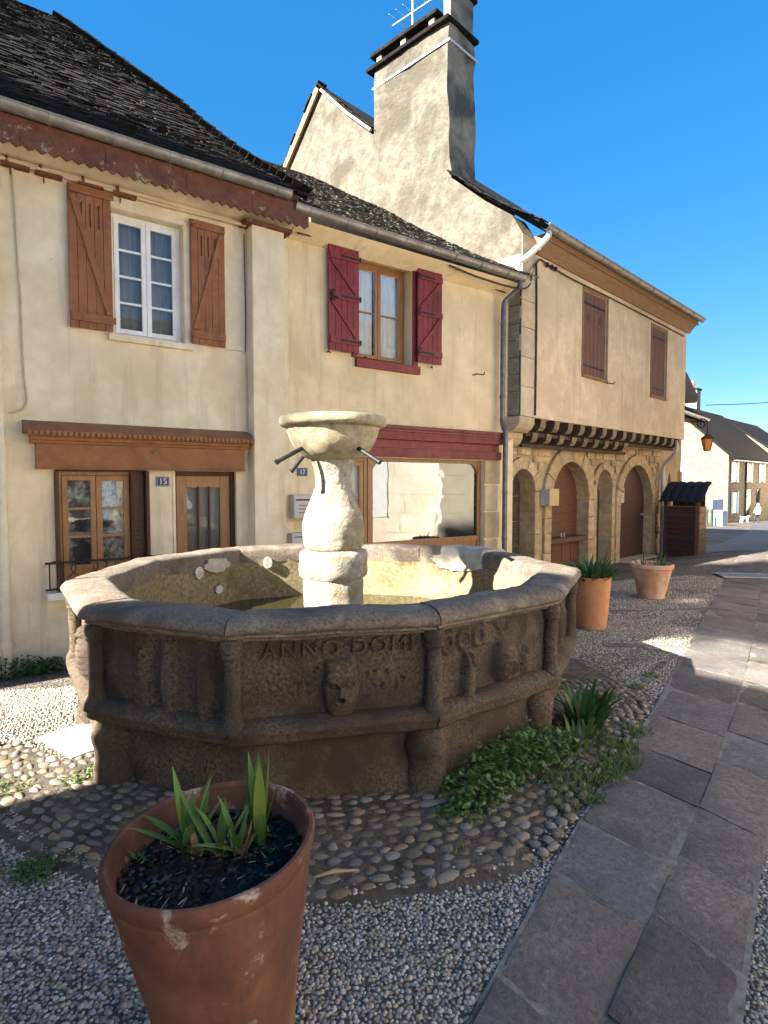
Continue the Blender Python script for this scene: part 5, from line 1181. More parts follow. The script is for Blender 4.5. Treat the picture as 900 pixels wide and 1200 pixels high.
MB().box(-.5, -.05, -.20, .3, 3.55, 4.05).build('white_gable_end', MT['opp_wall'], hE)
# lantern on its bracket
lp = Vector((10.162, 18.868, 2.748))
la = thing('street_lantern', 'amber street lantern hanging from a scrolled wall bracket', 'street lamp', tuple(lp), 0); la.scale = (KS,) * 3
q = MB()
def frus(z0, r0, z1, r1, m, n=4, ph=.6):
    vs = [(r0 * math.cos(ph + k * 2 * math.pi / n), r0 * math.sin(ph + k * 2 * math.pi / n), z0) for k in range(n)] + [(r1 * math.cos(ph + k * 2 * math.pi / n), r1 * math.sin(ph + k * 2 * math.pi / n), z1) for k in range(n)]
    m.add(vs, [tuple(range(n - 1, -1, -1)), tuple(range(n, 2 * n))] + [(k, (k + 1) % n, n + (k + 1) % n, n + k) for k in range(n)])
frus(.0, .085, .30, .155, q); q.build('lantern_glass', MT['amber'], la)
q = MB(); frus(.302, .19, .34, .19, q); frus(.341, .18, .43, .06, q); frus(.431, .05, .50, .02, q); frus(-.02, .09, -.002, .09, q)
for k in range(4):
    a = .6 + k * math.pi / 2; q.tube([(.088 * math.cos(a), .088 * math.sin(a), 0), (.158 * math.cos(a), .158 * math.sin(a), .30)], .012, 6)
q.build('lantern_hood', MT['brown_old'], la)
q = MB().tube([(0, 0, .5), (0, 0, .78), (-.45, .15, .80), (-.9, .3, .80)], .016, 6)
q.tube([(-.02 - .12 + .17 * (1 - t / 22) * math.cos(t * .55), .04, .72 - .0 + .17 * (1 - t / 22) * math.sin(t * .55)) for t in range(20)], .016, 6)
q.build('bracket', MT['iron'], la, smooth=60)

# wooden shelter for bins
kd = math.atan2(13.56 - 14.03, 7.15 - 6.61)
kk = thing('bin_shelter', 'dark brown boarded bin shelter with black corrugated roof beside the stone house', 'shelter', (7.582, 16.092, ZS), kd); kk.scale = (KS,) * 3
for k in range(9):
    h = 1.17 / 9; MB().box(.0, .71, .0, .03, .02 + k * h, .02 + (k + 1) * h - .008).build('board', MT['kiosk'], kk, bevel=.004)
    MB().box(.712, .742, .01, .62, .02 + k * h, .02 + (k + 1) * h - .008).build('board', MT['kiosk'] if k < 5 else MT['kiosk_l'], kk, bevel=.004)
    MB().box(-.03, .0, .01, .62, .02 + k * h, .02 + (k + 1) * h - .008).build('board', MT['kiosk'], kk, bevel=.004)
MB().box(.0, .71, .60, .63, .02, 1.45).build('back_board', MT['kiosk'], kk)
for x, m_ in ((-.028, 'kiosk'), (.655, 'kiosk_l')): MB().box(x, x + .085, -.025, .0, 0, 1.36).build('post', MT[m_], kk, bevel=.004)
MB().box(.0, .70, .18, .58, .9, 1.18).build('bin_lid', MT['grey_box'], kk, bevel=.02)
cr = MB(); n = 56
def crf(a, b):
    x = -.09 + a * .92; return (x, -.15 + b * .86, 1.30 + math.sin(b * 1.57) * .44 + .030 * abs(math.sin(a * math.pi * 5)) ** .6)
cr.grid(n, 8, crf); b0 = len(cr.v); cr.v += [(p[0], p[1], p[2] - .03) for p in cr.v[:b0]]; cr.f += [tuple(reversed([i + b0 for i in f])) for f in cr.f[:]]
for i in range(n): cr.f.append((i, i + 1, b0 + i + 1, b0 + i))
cr.build('roof_sheet', MT['bitumen'], kk, smooth=40)

# far houses at the end of the street
def far_house(name, label, loc, ang, L, Dp, eave, ridge, wall, wins=(), gwins=(), zb=-1.6, over=.4, group=None):
    h = thing(name, label, 'house', loc, ang, group)
    mid_ = Dp / 2
    MB().prismx([(0, zb), (0, eave), (mid_, ridge), (Dp, eave), (Dp, zb)], 0, L).build('wall', wall, h)
    sl = (ridge - eave) / mid_
    for s_ in (1, -1):
        ye = -over if s_ == 1 else Dp + over
        MB().prismx([(ye, eave - over * sl), (mid_, ridge + .02), (mid_, ridge + .16), (ye, eave - over * sl + .14)], -.18, L + .18).build('roof', MT['slate'], h)
    for (x, z, w_, hh, m_) in wins:
        f = MB().box(x, x + w_, -.03, .05, z, z + hh).build('window', MT['room'], h); MB().box(x + .05, x + w_ - .05, -.045, -.0305, z + .05, z + hh - .05).build('pane', MT['glass'], f)
        if m_: 
            for q0, q1 in ((x - w_ * .5, x - .02), (x + w_ + .02, x + w_ * 1.5)): MB().box(q0, q1, -.07, -.031, z, z + hh).build('shutter', m_, h)
    for (yy, z, w_, hh, m_) in gwins: 
        f = MB().box(-.04, .05, yy, yy + w_, z, z + hh).build('shutter', MT['white'], h)
        for k in range(2): MB().box(-.055, -.0405, yy + .06, yy + w_ - .06, z + .06 + k * hh / 2, z + hh / 2 - .03 + k * hh / 2).build('shutter_panel', m_, f)
    return h
zf = ground(25.9, 45)
f1 = far_house('house', 'sunlit stone gabled house with blue and white shutters down the street', (25.9, 45, zf), R(45), 14, 9.0, 5.1, 9.3, MT['far_stone'],
     [(1.0, 3.0, 1.0, 1.6, MT['white']), (5.0, 3.0, 1.0, 1.6, MT['white']), (1.2, .6, 1.0, 1.7, MT['blue_shutter']), (4.8, .3, 1.3, 2.2, None), (8.0, .2, 1.2, 2.3, None), (9, 3.0, 1.0, 1.6, MT['white'])], [(2.9, 2.9, 1.15, 1.75, MT['blue_shutter'])])
MB().tube([(4.5, -.08, -1), (4.5, -.08, 4.9)], .06, 8).build('downpipe', MT['beam'], f1)
gutter(f1, -.2, 14.2, -.46, 4.70, .08, MT['white_metal'], 2.0)
f2 = far_house('house', 'taller gabled stone house rising behind the sunlit stone house', (28.0, 51.0, ground(28, 51)), R(45), 16, 10.0, 6.4, 10.6, MT['far_stone'], [], [])
chf = MB().box(8.2, 9.3, 4.0, 5.0, 8.0, 12.4).build('chimney', MT['far_stone2'], f2); MB().box(8.1, 9.4, 3.9, 5.1, 12.4, 12.55).build('chimney_slab', MT['slate'], chf); MB().tube([(8.5, 4.5, 12.55), (8.5, 4.5, 13.3)], .22, 10).build('chimney_pot', MT['brick_red'], chf)
f3 = far_house('house', 'yellow half-timbered house beyond the sunlit stone house', (36.2, 55.3, ground(36, 55)), R(45), 12, 9, 6.0, 9.5, MT['far_yellow'], [(1.2, 3.4, 1.0, 1.5, MT['white'])], [])
for x in (.1, 2.6, 5.0, 7.5): MB().box(x, x + .22, -.06, .02, -.5, 6.0).build('timber', MT['dark_wood'], f3)
MB().box(0, 10, -.07, .02, 2.7, 2.95).build('timber', MT['dark_wood'], f3)
far_house('house', 'pale distant house with brown roof closing the street', (52, 74, ground(52, 74)), R(30), 12, 9, 7.0, 10.0, MT['far_stone2'], [(2, 4, 1, 1.5, None)], [])
# things at the foot of the far house
fe = thing('fence', 'blue panel fence against the sunlit gable', 'fence', (23.4, 42.5, ground(23.4, 42.5)), R(-45 + 90))
for k in range(6): MB().box(k * .42, k * .42 + .40, 0, .06, 0, 1.7).build('fence_panel', MT['blue_panel'], fe)
for k, (x, y_) in enumerate(((20.6, 38.0), (21.2, 38.6))):
    t = thing('bollard', ('dark green bollard farther from the pale blue planter', 'dark green bollard next to the pale blue planter')[k], 'bollard', (x, y_, ground(x, y_)), 0, 'green bollards by the blue fence'); MB().lathe([(.09, 0), (.08, .1), (.06, .15), (.06, .95), (.08, .97), (.08, 1.02), (.03, 1.1)], 12).build('post', MT['dark_green'], t, smooth=40)
t = thing('planter', 'pale blue square planter near the green bollards', 'planter', (21.75, 38.6, ground(21.7, 38.6)), .6); MB().box(-.3, .3, -.3, .3, 0, .9).box(-.34, .34, -.34, .34, .9, 1.0).build('box', MT['blue_shutter'], t, bevel=.02); 
wire = MB().tube(spl([(27, 50.5, 8.2), (34, 52, 8.7), (44, 54, 10.2), (60, 58, 13.5)], 8), .035, 5).build('overhead_cable', MT['iron']); tag(wire, 'thin overhead cable crossing the sky down the street', 'cable')

# drain grate across the path and inspection cover
gt = thing('drain_grate', 'slotted metal drain grate across the slab path', 'drain', (6.15, 10.75, ground(6.15, 10.75) + .022), R(-8))
MB().box(0, 1.5, 0, .04, 0, .02).box(0, 1.5, .46, .5, 0, .02).build('frame', MT['grate'], gt); MB().box(0, 1.5, .04, .46, -.006, -.001).build('pit', MT['iron'], gt)
for k in range(16): MB().box(.03 + k * .09, .075 + k * .09, .04, .46, 0, .018).build('bar', MT['grate'], gt)
cv = thing('inspection_cover', 'pale metal inspection cover in the sunlit paving beside the fountain', 'cover', (-2.23, 3.87, ground(-2.2, 3.9) + .012), R(52)); MB().box(0, .62, -.34, .16, 0, .012).build('plate', MT['grate'], cv, bevel=.004)
for k in range(11):
    for j in range(9): pass
rb = MB()
for k in range(14):
    for j in range(11): rb.box(.03 + k * .042, .052 + k * .042, -.32 + j * .043, -.298 + j * .043, .012, .0145)
ro = rb.build('tread_pattern', MT['grate'], cv); ro['kind'] = 'stuff'

# ================================================================== POTS AND PLANTS
def pot(label, x, y, prof, soil_z, soil_r, mat, rz=0.0):
    t = thing('plant_pot', label, 'plant pot', (x, y, ground(x, y)), rz)
    m = MB(); m.lathe(prof, 64, caps=False, disp=lambda a, z, r: .004 * noise.noise(Vector((math.cos(a) * 2, math.sin(a) * 2, z * 3 + x)))); m.build('pot_body', mat, t, smooth=35)
    s = MB(); n = 40; s.v.append((0, 0, soil_z + .01)); rings = 14
    for j in range(1, rings + 1):
        for k in range(n):
            a = 2 * math.pi * k / n; r_ = soil_r * j / rings; q = Vector((r_ * math.cos(a) * 22 + x, r_ * math.sin(a) * 22, 1))
            s.v.append((r_ * math.cos(a), r_ * math.sin(a), soil_z + .022 * noise.noise(q) + .016 * noise.noise(q * 2.7) - .012 * (j / rings) ** 2))
    s.f += [(0, 1 + k, 1 + (k + 1) % n) for k in range(n)]
    for j in range(rings - 1):
        for k in range(n): s.f.append((1 + j * n + k, 1 + (j + 1) * n + k, 1 + (j + 1) * n + (k + 1) % n, 1 + j * n + (k + 1) % n))
    s.build('soil', MT['soil'], t, smooth=80); return t
def soil_mat4(): return Matrix.Translation((-.448, 1.70, 0)) @ Matrix.Rotation(R(-3.8), 4, 'Y') @ Matrix.Rotation(R(2.5), 4, 'X') @ Matrix.Scale(1.0, 4)
big = pot('large weathered terracotta pot of dark soil with sprouting shoots', -.493, 1.70, [(.02, .01), (.170, .01), (.178, .03), (.205, .25), (.240, .45), (.270, .60), (.279, .655), (.283, .672), (.281, .678), (.285, .684), (.292, .700), (.297, .716), (.297, .728), (.291, .738), (.282, .740), (.274, .732), (.270, .70), (.255, .60)], .655, .262, MT['terracotta'])
p1_ = pot('tall orange terracotta pot with a dense tuft of strap leaves', 2.49, 7.10, [(.02, .01), (.165, .01), (.172, .03), (.195, .30), (.215, .58), (.222, .60), (.222, .625), (.214, .635), (.204, .63), (.196, .55)], .56, .20, MT['terracotta_l'])
p2_ = pot('wide pale limed terracotta pot with a few short shoots', 4.05, 8.98, [(.02, .01), (.180, .01), (.186, .03), (.245, .28), (.285, .45), (.305, .46), (.310, .50), (.306, .525), (.296, .53), (.286, .52), (.27, .44)], .45, .27, MT['terracotta_p'])
big.matrix_world = soil_mat4(); TILT = soil_mat4() @ Matrix.Translation((.493, -1.70, 0))
def blade(m, base, yaw, lean, L, w, curl=.8, seg=7, fold=.18, twist=0.0):
    """one strap leaf: a folded ribbon that leaves the ground at lean and bends over"""
    p = Vector(base); a = lean; pts = []
    for k in range(seg + 1):
        t = k / seg; d = Vector((math.cos(yaw) * math.sin(a), math.sin(yaw) * math.sin(a), math.cos(a)))
        side = Vector((-math.sin(yaw + twist * t), math.cos(yaw + twist * t), 0)); up = side.cross(d)
        ww = w * (.75 + .5 * t if t < .4 else .95) * (1 - max(0, (t - .35) / .65) ** 2.2) * .5 + .0006
        pts += [p - side * ww + up * ww * fold, p.copy(), p + side * ww + up * ww * fold]
        p = p + d * (L / seg); a += curl * (t + .25) / seg
    fs = []
    for k in range(seg): b = k * 3; fs += [(b, b + 1, b + 4, b + 3), (b + 1, b + 2, b + 5, b + 4)]
    m.add(pts, fs)
rp_ = random.Random(21)
def shoots(name, label, parent_pos, leaves, dry=()):
    t = thing(name, label, 'plant', tuple(TILT @ Vector(parent_pos))); m = MB()
    for l_ in leaves: blade(m, *l_[:5], **l_[5])
    m.build('leaves', MT['leaf_strap'], t, smooth=70)
    if dry:
        d = MB()
        for (x, y_, r_, h) in dry:
            for k in range(9): blade(d, (x + rp_.uniform(-r_, r_) * .7, y_ + rp_.uniform(-r_, r_) * .7, -.01), rp_.uniform(0, 6.3), rp_.uniform(.05, .6), h * rp_.uniform(.5, 1.1), .022, curl=.7, seg=4)
        d.build('dry_base', MT['leaf_dry'], t, smooth=70)
    return t
bz = .66
PX = -.493; PY = 1.70
L1 = []
def lv(yaw, lean, L, w, curl=.5, **k): d = dict(curl=curl); d.update(k); return ((rp_.uniform(-.012, .012), rp_.uniform(-.012, .012), 0), R(yaw), R(lean), L * 1.0, w * 1.08, d)
shoots('sprouting_bulb', 'fan of upright strap leaves rising from a papery bulb in the large pot', (PX - .085, PY + .06, bz),
       [lv(170, 8, .255, .044, .25), lv(150, 14, .225, .034, .5), lv(10, 14, .245, .036, .35), lv(185, 42, .19, .030, .9), lv(200, 50, .20, .030, .7), lv(-60, 26, .15, .030, .6), lv(95, 10, .17, .034, .3), lv(30, 26, .17, .026, .7), lv(215, 30, .16, .028, .8), lv(75, 20, .20, .030, .4), lv(130, 24, .17, .020, .7), lv(250, 38, .12, .018, .9), lv(0, 34, .14, .018, .6), lv(165, 55, .15, .016, .5)], [(0, 0, .03, .09), (.03, -.02, .02, .06)])
shoots('sprouting_bulb', 'loose middle tuft of arching strap leaves in the large pot', (PX + .005, PY + .04, bz),
       [lv(160, 32, .20, .026, .5), lv(175, 22, .16, .024, .9), lv(25, 30, .20, .022, .3), lv(-10, 22, .13, .022, .5), lv(-110, 48, .13, .026, .7), lv(80, 14, .15, .026, .5), lv(-80, 30, .10, .02, .8)], [(0, 0, .02, .05)])
shoots('sprouting_bulb', 'short bent shoot between the tufts in the large pot', (PX + .065, PY + .03, bz),
       [lv(150, 20, .17, .022, .7), lv(40, 12, .13, .022, .6), lv(-150, 58, .15, .026, .8), lv(-60, 20, .09, .02, .6)], [(.01, 0, .025, .07)])
shoots('sprouting_bulb', 'tall tight upright shoot with closed leaf tips in the large pot', (PX + .115, PY + .07, bz),
       [lv(160, 6, .275, .040, .15), lv(20, 7, .285, .040, -.10), lv(-80, 5, .26, .036, .1), lv(170, 9, .20, .032, .1), lv(90, 5, .27, .036, .05), lv(10, 12, .15, .028, .3), lv(-70, 14, .12, .022, .2)], [(-.02, 0, .03, .10), (-.05, -.01, .02, .08)])
# litter on the soil
lt = MB()
for k in range(60):
    a = rp_.uniform(0, 6.28); r_ = .25 * math.sqrt(rp_.random()); blade(lt, (PX + r_ * math.cos(a), PY + r_ * math.sin(a), bz + .004), rp_.uniform(0, 6.3), rp_.uniform(1.0, 1.6), rp_.uniform(.006, .035), rp_.uniform(.0015, .005), curl=.4, seg=3)
lo_ = lt.build('dry_litter', MT['leaf_dry']); lo_.matrix_world = TILT; tag(lo_, 'dry straw and leaf scraps on the soil of the large pot', 'litter', kind='stuff')
cl_ = MB()
for k in range(700):
    a = rp_.uniform(0, 6.28); r_ = .255 * math.sqrt(rp_.random()); s_ = rp_.uniform(.003, .011); c_ = Vector((PX + r_ * math.cos(a), PY + r_ * math.sin(a), bz - .004 + rp_.uniform(-.004, .008)))
    vs = [c_ + Vector((math.cos(q * 1.2566 + a) * s_, math.sin(q * 1.2566 + a) * s_, rp_.uniform(-.3, .3) * s_)) for q in range(5)] + [c_ + Vector((0, 0, s_ * .8)), c_ - Vector((0, 0, s_))]
    cl_.add(vs, [(q, (q + 1) % 5, 5) for q in range(5)] + [((q + 1) % 5, q, 6) for q in range(5)])
co_ = cl_.build('soil_crumbs', MT['soil_crumb'], smooth=60); co_.matrix_world = TILT; tag(co_, 'dark crumbs of soil in the large pot', 'soil', kind='stuff')
for (dx, dy, lab, nn_) in ((.17, .03, 'tiny bright seedling at the right of the large pot', 7), (.13, .10, 'tiny bright seedling behind the tall shoot in the large pot', 8), (-.22, .03, 'tiny yellow-green seedling against the rim of the large pot', 7)):
    t = thing('seedling', lab, 'plant', tuple(TILT @ Vector((PX + dx, PY + dy, bz)))); m = MB()
    for k in range(nn_): blade(m, (rp_.uniform(-.02, .02), rp_.uniform(-.012, .012), 0), rp_.uniform(0, 6.3), rp_.uniform(.4, 1.2), rp_.uniform(.018, .035), .011, curl=.6, seg=3)
    m.build('leaves', MT['leaf_bright'], t, smooth=70)
def dense_tuft(name, label, pos, n, L, w, rad, mat, spread=1.0, curl=1.6, parent=None):
    t = thing(name, label, 'plant', pos); m = MB()
    for k in range(n):
        a = rp_.uniform(0, 6.28); r_ = rad * math.sqrt(rp_.random()); blade(m, (r_ * math.cos(a), r_ * math.sin(a), 0), a + rp_.uniform(-.7, .7), rp_.uniform(.1, .75) * spread, L * rp_.uniform(.6, 1.1), w * rp_.uniform(.7, 1.2), curl=curl * rp_.uniform(.5, 1.2), seg=6)
    m.build('leaves', mat, t, smooth=70); return t
dense_tuft('strap_leaf_plant', 'dense green strap leaved plant filling the tall orange pot', (2.49, 7.10, .55 + ground(2.49, 7.1)), 190, .36, .026, .17, MT['leaf_dark'], 1.25, 1.7)
dense_tuft('strap_leaf_plant', 'sparse short shoots in the pale limed pot', (3.92, 8.98, .44), 9, .26, .024, .05, MT['leaf_dark'], 1.2, .9)
dense_tuft('strap_leaf_plant', 'second sparse group of shoots at the right of the pale limed pot', (4.15, 8.92, .44), 13, .30, .024, .06, MT['leaf_dark'], 1.5, .9)

# ------------------------------------------------------------------ weeds
def leafy(name, label, pts, n, size, mat, hfun, cat='weed', group=None, kind=None, droop=.5):
    """many small pointed leaves spread through a low mound along a line of points"""
    c = sum((Vector(p) for p in pts), Vector((0, 0))) / len(pts)
    t = thing(name, label, cat, (c.x, c.y, ground(c.x, c.y)), group=group); m = MB(); st = MB()
    for k in range(n):
        i = rp_.randrange(len(pts) - 1) if len(pts) > 1 else 0; f = rp_.random()
        p = Vector(pts[i]).lerp(Vector(pts[i + 1]), f) if len(pts) > 1 else Vector(pts[0])
        h, wdt = hfun((i + f) / max(1, len(pts) - 1)); a = rp_.uniform(0, 6.28); r_ = wdt * rp_.random() ** .6
        x, y_ = p.x + r_ * math.cos(a), p.y + r_ * math.sin(a)
        z = ground(x, y_) + h * rp_.random() ** .7 * math.sqrt(max(.05, 1 - (r_ / wdt) ** 2 * .8)) + .01
        s_ = size * rp_.uniform(.55, 1.25); yaw = rp_.uniform(0, 6.28); pit = rp_.uniform(-.9, .35)
        d = Vector((math.cos(yaw) * math.cos(pit), math.sin(yaw) * math.cos(pit), math.sin(pit))); sd_ = Vector((-math.sin(yaw), math.cos(yaw), rp_.uniform(-.35, .35))); o_ = Vector((x - c.x, y_ - c.y, z - t.location.z)); up = sd_.cross(d) * .12
        m.add([o_, o_ + d * s_ * .35 + sd_ * s_ * .34 + up * s_, o_ + d * s_ * .42, o_ + d * s_ * .35 - sd_ * s_ * .34 + up * s_, o_ + d * s_ + Vector((0, 0, -droop * s_ * .2))], [(0, 2, 1), (0, 3, 2), (1, 2, 4), (2, 3, 4)])
        if rp_.random() < .18: st.tube([(p.x - c.x + r_ * .5 * math.cos(a), p.y - c.y + r_ * .5 * math.sin(a), ground(x, y_) - t.location.z), tuple(o_)], .0025, 4, False)
    m.build('leaves', mat, t); 
    if st.v: st.build('stems', mat, t)['kind'] = 'stuff'
    return t
c2 = FC + CORN[2]; c3 = FC + CORN[3]; mid23 = c2.lerp(c3, .5)
leafy('nettle_clump', 'leafy green weed clump at the foot of the fountain under the carved head', [(.42, 3.16), (.62, 3.34), (.82, 3.55), (.98, 3.66), (1.12, 3.72)], 800, .050, MT['leaf_bright'], lambda t: (.15 + .14 * math.sin(t * 3.0), .17), 'weed')
leafy('weed_clump', 'finer darker leaves mixed through the weeds under the carved head', [(.55, 3.22), (.80, 3.42), (1.05, 3.58)], 420, .026, MT['leaf_dark'], lambda t: (.20, .20), 'weed')
leafy('nettle_clump', 'creeping leaves spreading low beside the leafy weed clump', [(.36, 3.0), (.42, 3.1), (.6, 3.2)], 240, .036, MT['leaf_bright'], lambda t: (.07, .12), 'weed')
dense_tuft('dock_plant', 'upright tuft of long leaves at the fountain corner by the orange pot', (1.45, 4.22, 0), 70, .30, .046, .12, MT['leaf_dark'], 1.1, 1.3)
dense_tuft('dock_plant', 'low spread of narrow leaves before the upright tuft', (1.30, 3.92, 0), 60, .17, .026, .15, MT['leaf_grass'], 1.5, 1.0)
leafy('ivy_sprig', 'dark sprig of leaves behind the large pot at the fountain foot', [(-.93, 2.95), (-.80, 2.98)], 110, .036, MT['leaf_dark'], lambda t: (.18, .10), 'weed')
leafy('weed_clump', 'dark bushy weed at the foot of the cream downpipe', [tuple(axy(-.25, .15)), tuple(axy(.15, .20)), tuple(axy(.40, .12))], 520, .05, MT['leaf_dark'], lambda t: (.26 - .12 * t, .16), 'weed')
leafy('weed_clump', 'small green weed among the shaded cobbles left of the large pot', [(-1.62, 2.58), (-1.5, 2.62)], 150, .030, MT['leaf_dark'], lambda t: (.045, .10), 'weed')
leafy('weed_clump', 'sunlit yellow-green weeds among the cobbles beside the fountain pier', [(-1.82, 3.35), (-1.74, 3.48), (-1.70, 3.6)], 220, .026, MT['leaf_bright'], lambda t: (.035, .09), 'weed')
leafy('weed_clump', 'little sunlit weeds at the edge of the cobbles and pebbles', [(-2.2, 3.2), (-2.1, 3.35)], 120, .026, MT['leaf_bright'], lambda t: (.03, .10), 'weed')
gr_ = MB()
def grass_patch(cx, cy, r_, n, L):
    for k in range(n):
        a = rp_.uniform(0, 6.28); q = r_ * math.sqrt(rp_.random()); x, y_ = cx + q * math.cos(a), cy + q * math.sin(a)
        blade(gr_, (x, y_, ground(x, y_)), rp_.uniform(0, 6.3), rp_.uniform(.1, .9), L * rp_.uniform(.5, 1.2), .006, curl=1.0, seg=3)
for (cx, cy, r_, n, L) in ((1.05, 3.35, .12, 240, .055), (1.28, 3.45, .14, 320, .06), (1.45, 3.62, .13, 280, .06), (1.55, 3.85, .13, 240, .06), (1.75, 4.1, .12, 180, .05), (.95, 3.15, .10, 130, .05), (1.15, 3.2, .08, 110, .05), (.35, 2.72, .06, 60, .035), (-1.2, 3.02, .10, 150, .03), (-1.35, 2.95, .12, 130, .03), (2.15, 5.0, .06, 70, .04), (2.4, 5.3, .07, 90, .04), (1.85, 4.72, .08, 90, .04)): grass_patch(cx, cy, r_, n, L)
o = gr_.build('grass', MT['leaf_grass'], smooth=70); tag(o, 'thin grass and moss growing in the joints round the fountain', 'grass', kind='stuff')

tw = thing('fallen_twig', 'pale dry curved twig on the cobbles beside the large pot', 'twig', (-.20, 2.50, ground(-.2, 2.5) + .045)); MB().tube([(-.10, 0, 0), (-.02, .02, .012), (.09, .045, .0)], [.004, .011, .003], 6).build('stem', MT['leaf_dry'], tw, smooth=60)

# ================================================================== PERSON AND DOG FAR DOWN THE STREET
def skinned(name, verts, edges, radii, mat, parent, sub=2):
    me = bpy.data.meshes.new(name); me.from_pydata(verts, edges, []); o = link(bpy.data.objects.new(name, me)); me.materials.append(mat); o.parent = parent
    md = o.modifiers.new('skin', 'SKIN')
    for i, r_ in enumerate(radii): me.skin_vertices[0].data[i].radius = (r_, r_)
    me.skin_vertices[0].data[0].use_root = True
    s = o.modifiers.new('sub', 'SUBSURF'); s.levels = sub; s.render_levels = sub; md.use_smooth_shade = True; return o
px_, py_ = 27.6, 44.0
pe = thing('person', 'person in a white jacket and hat walking away down the street', 'person', (px_, py_, ground(px_, py_)), R(20)); pe.scale = (.82,) * 3
bd = skinned('body', [(0, 0, .92), (0, 0, 1.12), (0, .0, 1.36), (0, .02, 1.48), (0, .03, 1.60), (.19, 0, 1.38), (.27, -.05, 1.12), (.25, .08, .90), (-.19, 0, 1.38), (-.27, .05, 1.12), (-.26, .20, .92), (.09, 0, .86), (.10, .10, .47), (.10, -.05, .08), (.10, .08, .04), (-.09, 0, .86), (-.10, .16, .48), (-.10, .28, .10), (-.10, .40, .05), (0, .035, 1.70)],
     [(0, 1), (1, 2), (2, 3), (3, 4), (4, 19), (2, 5), (5, 6), (6, 7), (2, 8), (8, 9), (9, 10), (0, 11), (11, 12), (12, 13), (13, 14), (0, 15), (15, 16), (16, 17), (17, 18)],
     [.16, .15, .16, .06, .095, .075, .055, .04, .075, .055, .04, .10, .07, .05, .04, .10, .07, .05, .04, .08], MT['dark_cloth'], pe)
jk = MB(); jk.lathe([(.22, .80), (.21, .95), (.20, 1.12), (.22, 1.30), (.20, 1.42), (.10, 1.50), (.06, 1.52)], 16); jk.v = [(x * 1.05, y_ * .8, z) for x, y_, z in jk.v]
for s_ in (-1, 1): jk.tube([(s_ * .19, 0, 1.40), (s_ * .275, -.05 * s_, 1.12), (s_ * .26, .08 if s_ > 0 else .2, .94)], [.095, .078, .06], 10)
jk.build('jacket', MT['white_cloth'], pe, smooth=60)
MB().lathe([(.02, 1.58), (.115, 1.60), (.118, 1.68), (.09, 1.75), (.03, 1.785)], 14, (0, .035)).build('hat', MT['white_cloth'], pe, smooth=60)
MB().lathe([(.01, 1.50), (.07, 1.52), (.09, 1.58), (.09, 1.64)], 12, (0, .035)).build('head', MT['skin'], pe, smooth=60)
dx_, dy_ = 26.35, 43.6
dg_ = thing('dog', 'small white dog trotting beside the person down the street', 'dog', (dx_, dy_, ground(dx_, dy_)), R(15))
skinned('body', [(0, 0, .34), (.22, 0, .36), (.34, 0, .46), (.42, 0, .52), (.52, 0, .49), (-.24, 0, .35), (-.34, 0, .46), (-.38, 0, .54), (.20, .07, .20), (.22, .07, .03), (.20, -.07, .20), (.26, -.07, .03), (-.22, .07, .22), (-.30, .07, .13), (-.28, .07, .03), (-.22, -.07, .22), (-.28, -.07, .13), (-.24, -.07, .03)],
        [(0, 1), (1, 2), (2, 3), (3, 4), (0, 5), (5, 6), (6, 7), (1, 8), (8, 9), (1, 10), (10, 11), (5, 12), (12, 13), (13, 14), (5, 15), (15, 16), (16, 17)],
        [.12, .12, .075, .08, .04, .11, .035, .025, .05, .03, .05, .03, .06, .035, .03, .06, .035, .03], MT['white_cloth'], dg_)

# ================================================================== OFF-FRAME NEIGHBOURS, ADDED BOUNCE HOUSE AND SHADE TREE (they shade, reflect and bounce light)
fwd = Vector((math.sin(_az), math.cos(_az))); lft = Vector((-fwd.y, fwd.x)); TAN = math.tan(_e)
H1 = 6.6; tip = Vector((2.34, 5.97)); c1 = tip - fwd * (H1 / TAN)
n1 = thing('house', 'rendered house across the lane from house 15 whose corner shades the square', 'house', (c1.x, c1.y, 0), A_ANG)
MB().prismx([(0, -.5), (0, H1), (-7, H1), (-7, -.5)], -9, 0).build('wall', MT['plaster_b'], n1)
MB().prismx([(.02, H1 + .001), (-7.02, H1 + .001), (-3.5, H1 + .18)], -9.0, 0.0).build('roof', MT['slate'], n1)
for k in range(3): MB().box(-.03, .04, -1.6 - k * 2.1, -.7 - k * 2.1, 3.2, 4.6).build('window', MT['white'], n1)
og = R(90 - 17); on_ = thing('house', 'long pale ashlar house across the street from the fountain', 'house', (5.5, 0.0, 0), og, shift=(0, 0, 0))
rt0 = random.Random(5)
ow = MB().box(-9, 10.1, -8, 0, -2.0, 5.7).build('wall', MT['opp_wall'], on_)
MB().prismx([(.4, 5.6), (-4, 7.4), (-8.4, 5.6)], -9.2, 10.25).build('roof', MT['slate'], on_)
for k, x in enumerate((-6, -2.2, 1.6, 5.75)):
    for z in (.75, 3.3):
        f = MB().box(x, x + 1.0, -.02, .04, z, z + 1.7).build('window', MT['room'], on_)
        for q0 in (x - .56, x + 1.04): MB().box(q0, q0 + .52, .004, .022, z, z + 1.7).build('shutter', MT['blue_shutter'] if k < 3 else MT['white'], on_)
for z in range(9):
    MB().box(-9, 9.55, .001, .004, .3 + z * .55, .312 + z * .55).build('ashlar_joint', MT['plaster_s'], on_)
    for k in range(20):
        x = -8.6 + k * .9 + rt0.uniform(-.2, .2); MB().box(x, x + .012, .001, .0035, -.235 + z * .55, .299 + z * .55).build('ashlar_joint', MT['plaster_s'], on_)
o2 = thing('house', 'second pale house further along the street across from the fountain', 'house', (10.9, 11.2, 0), R(90 - 36))
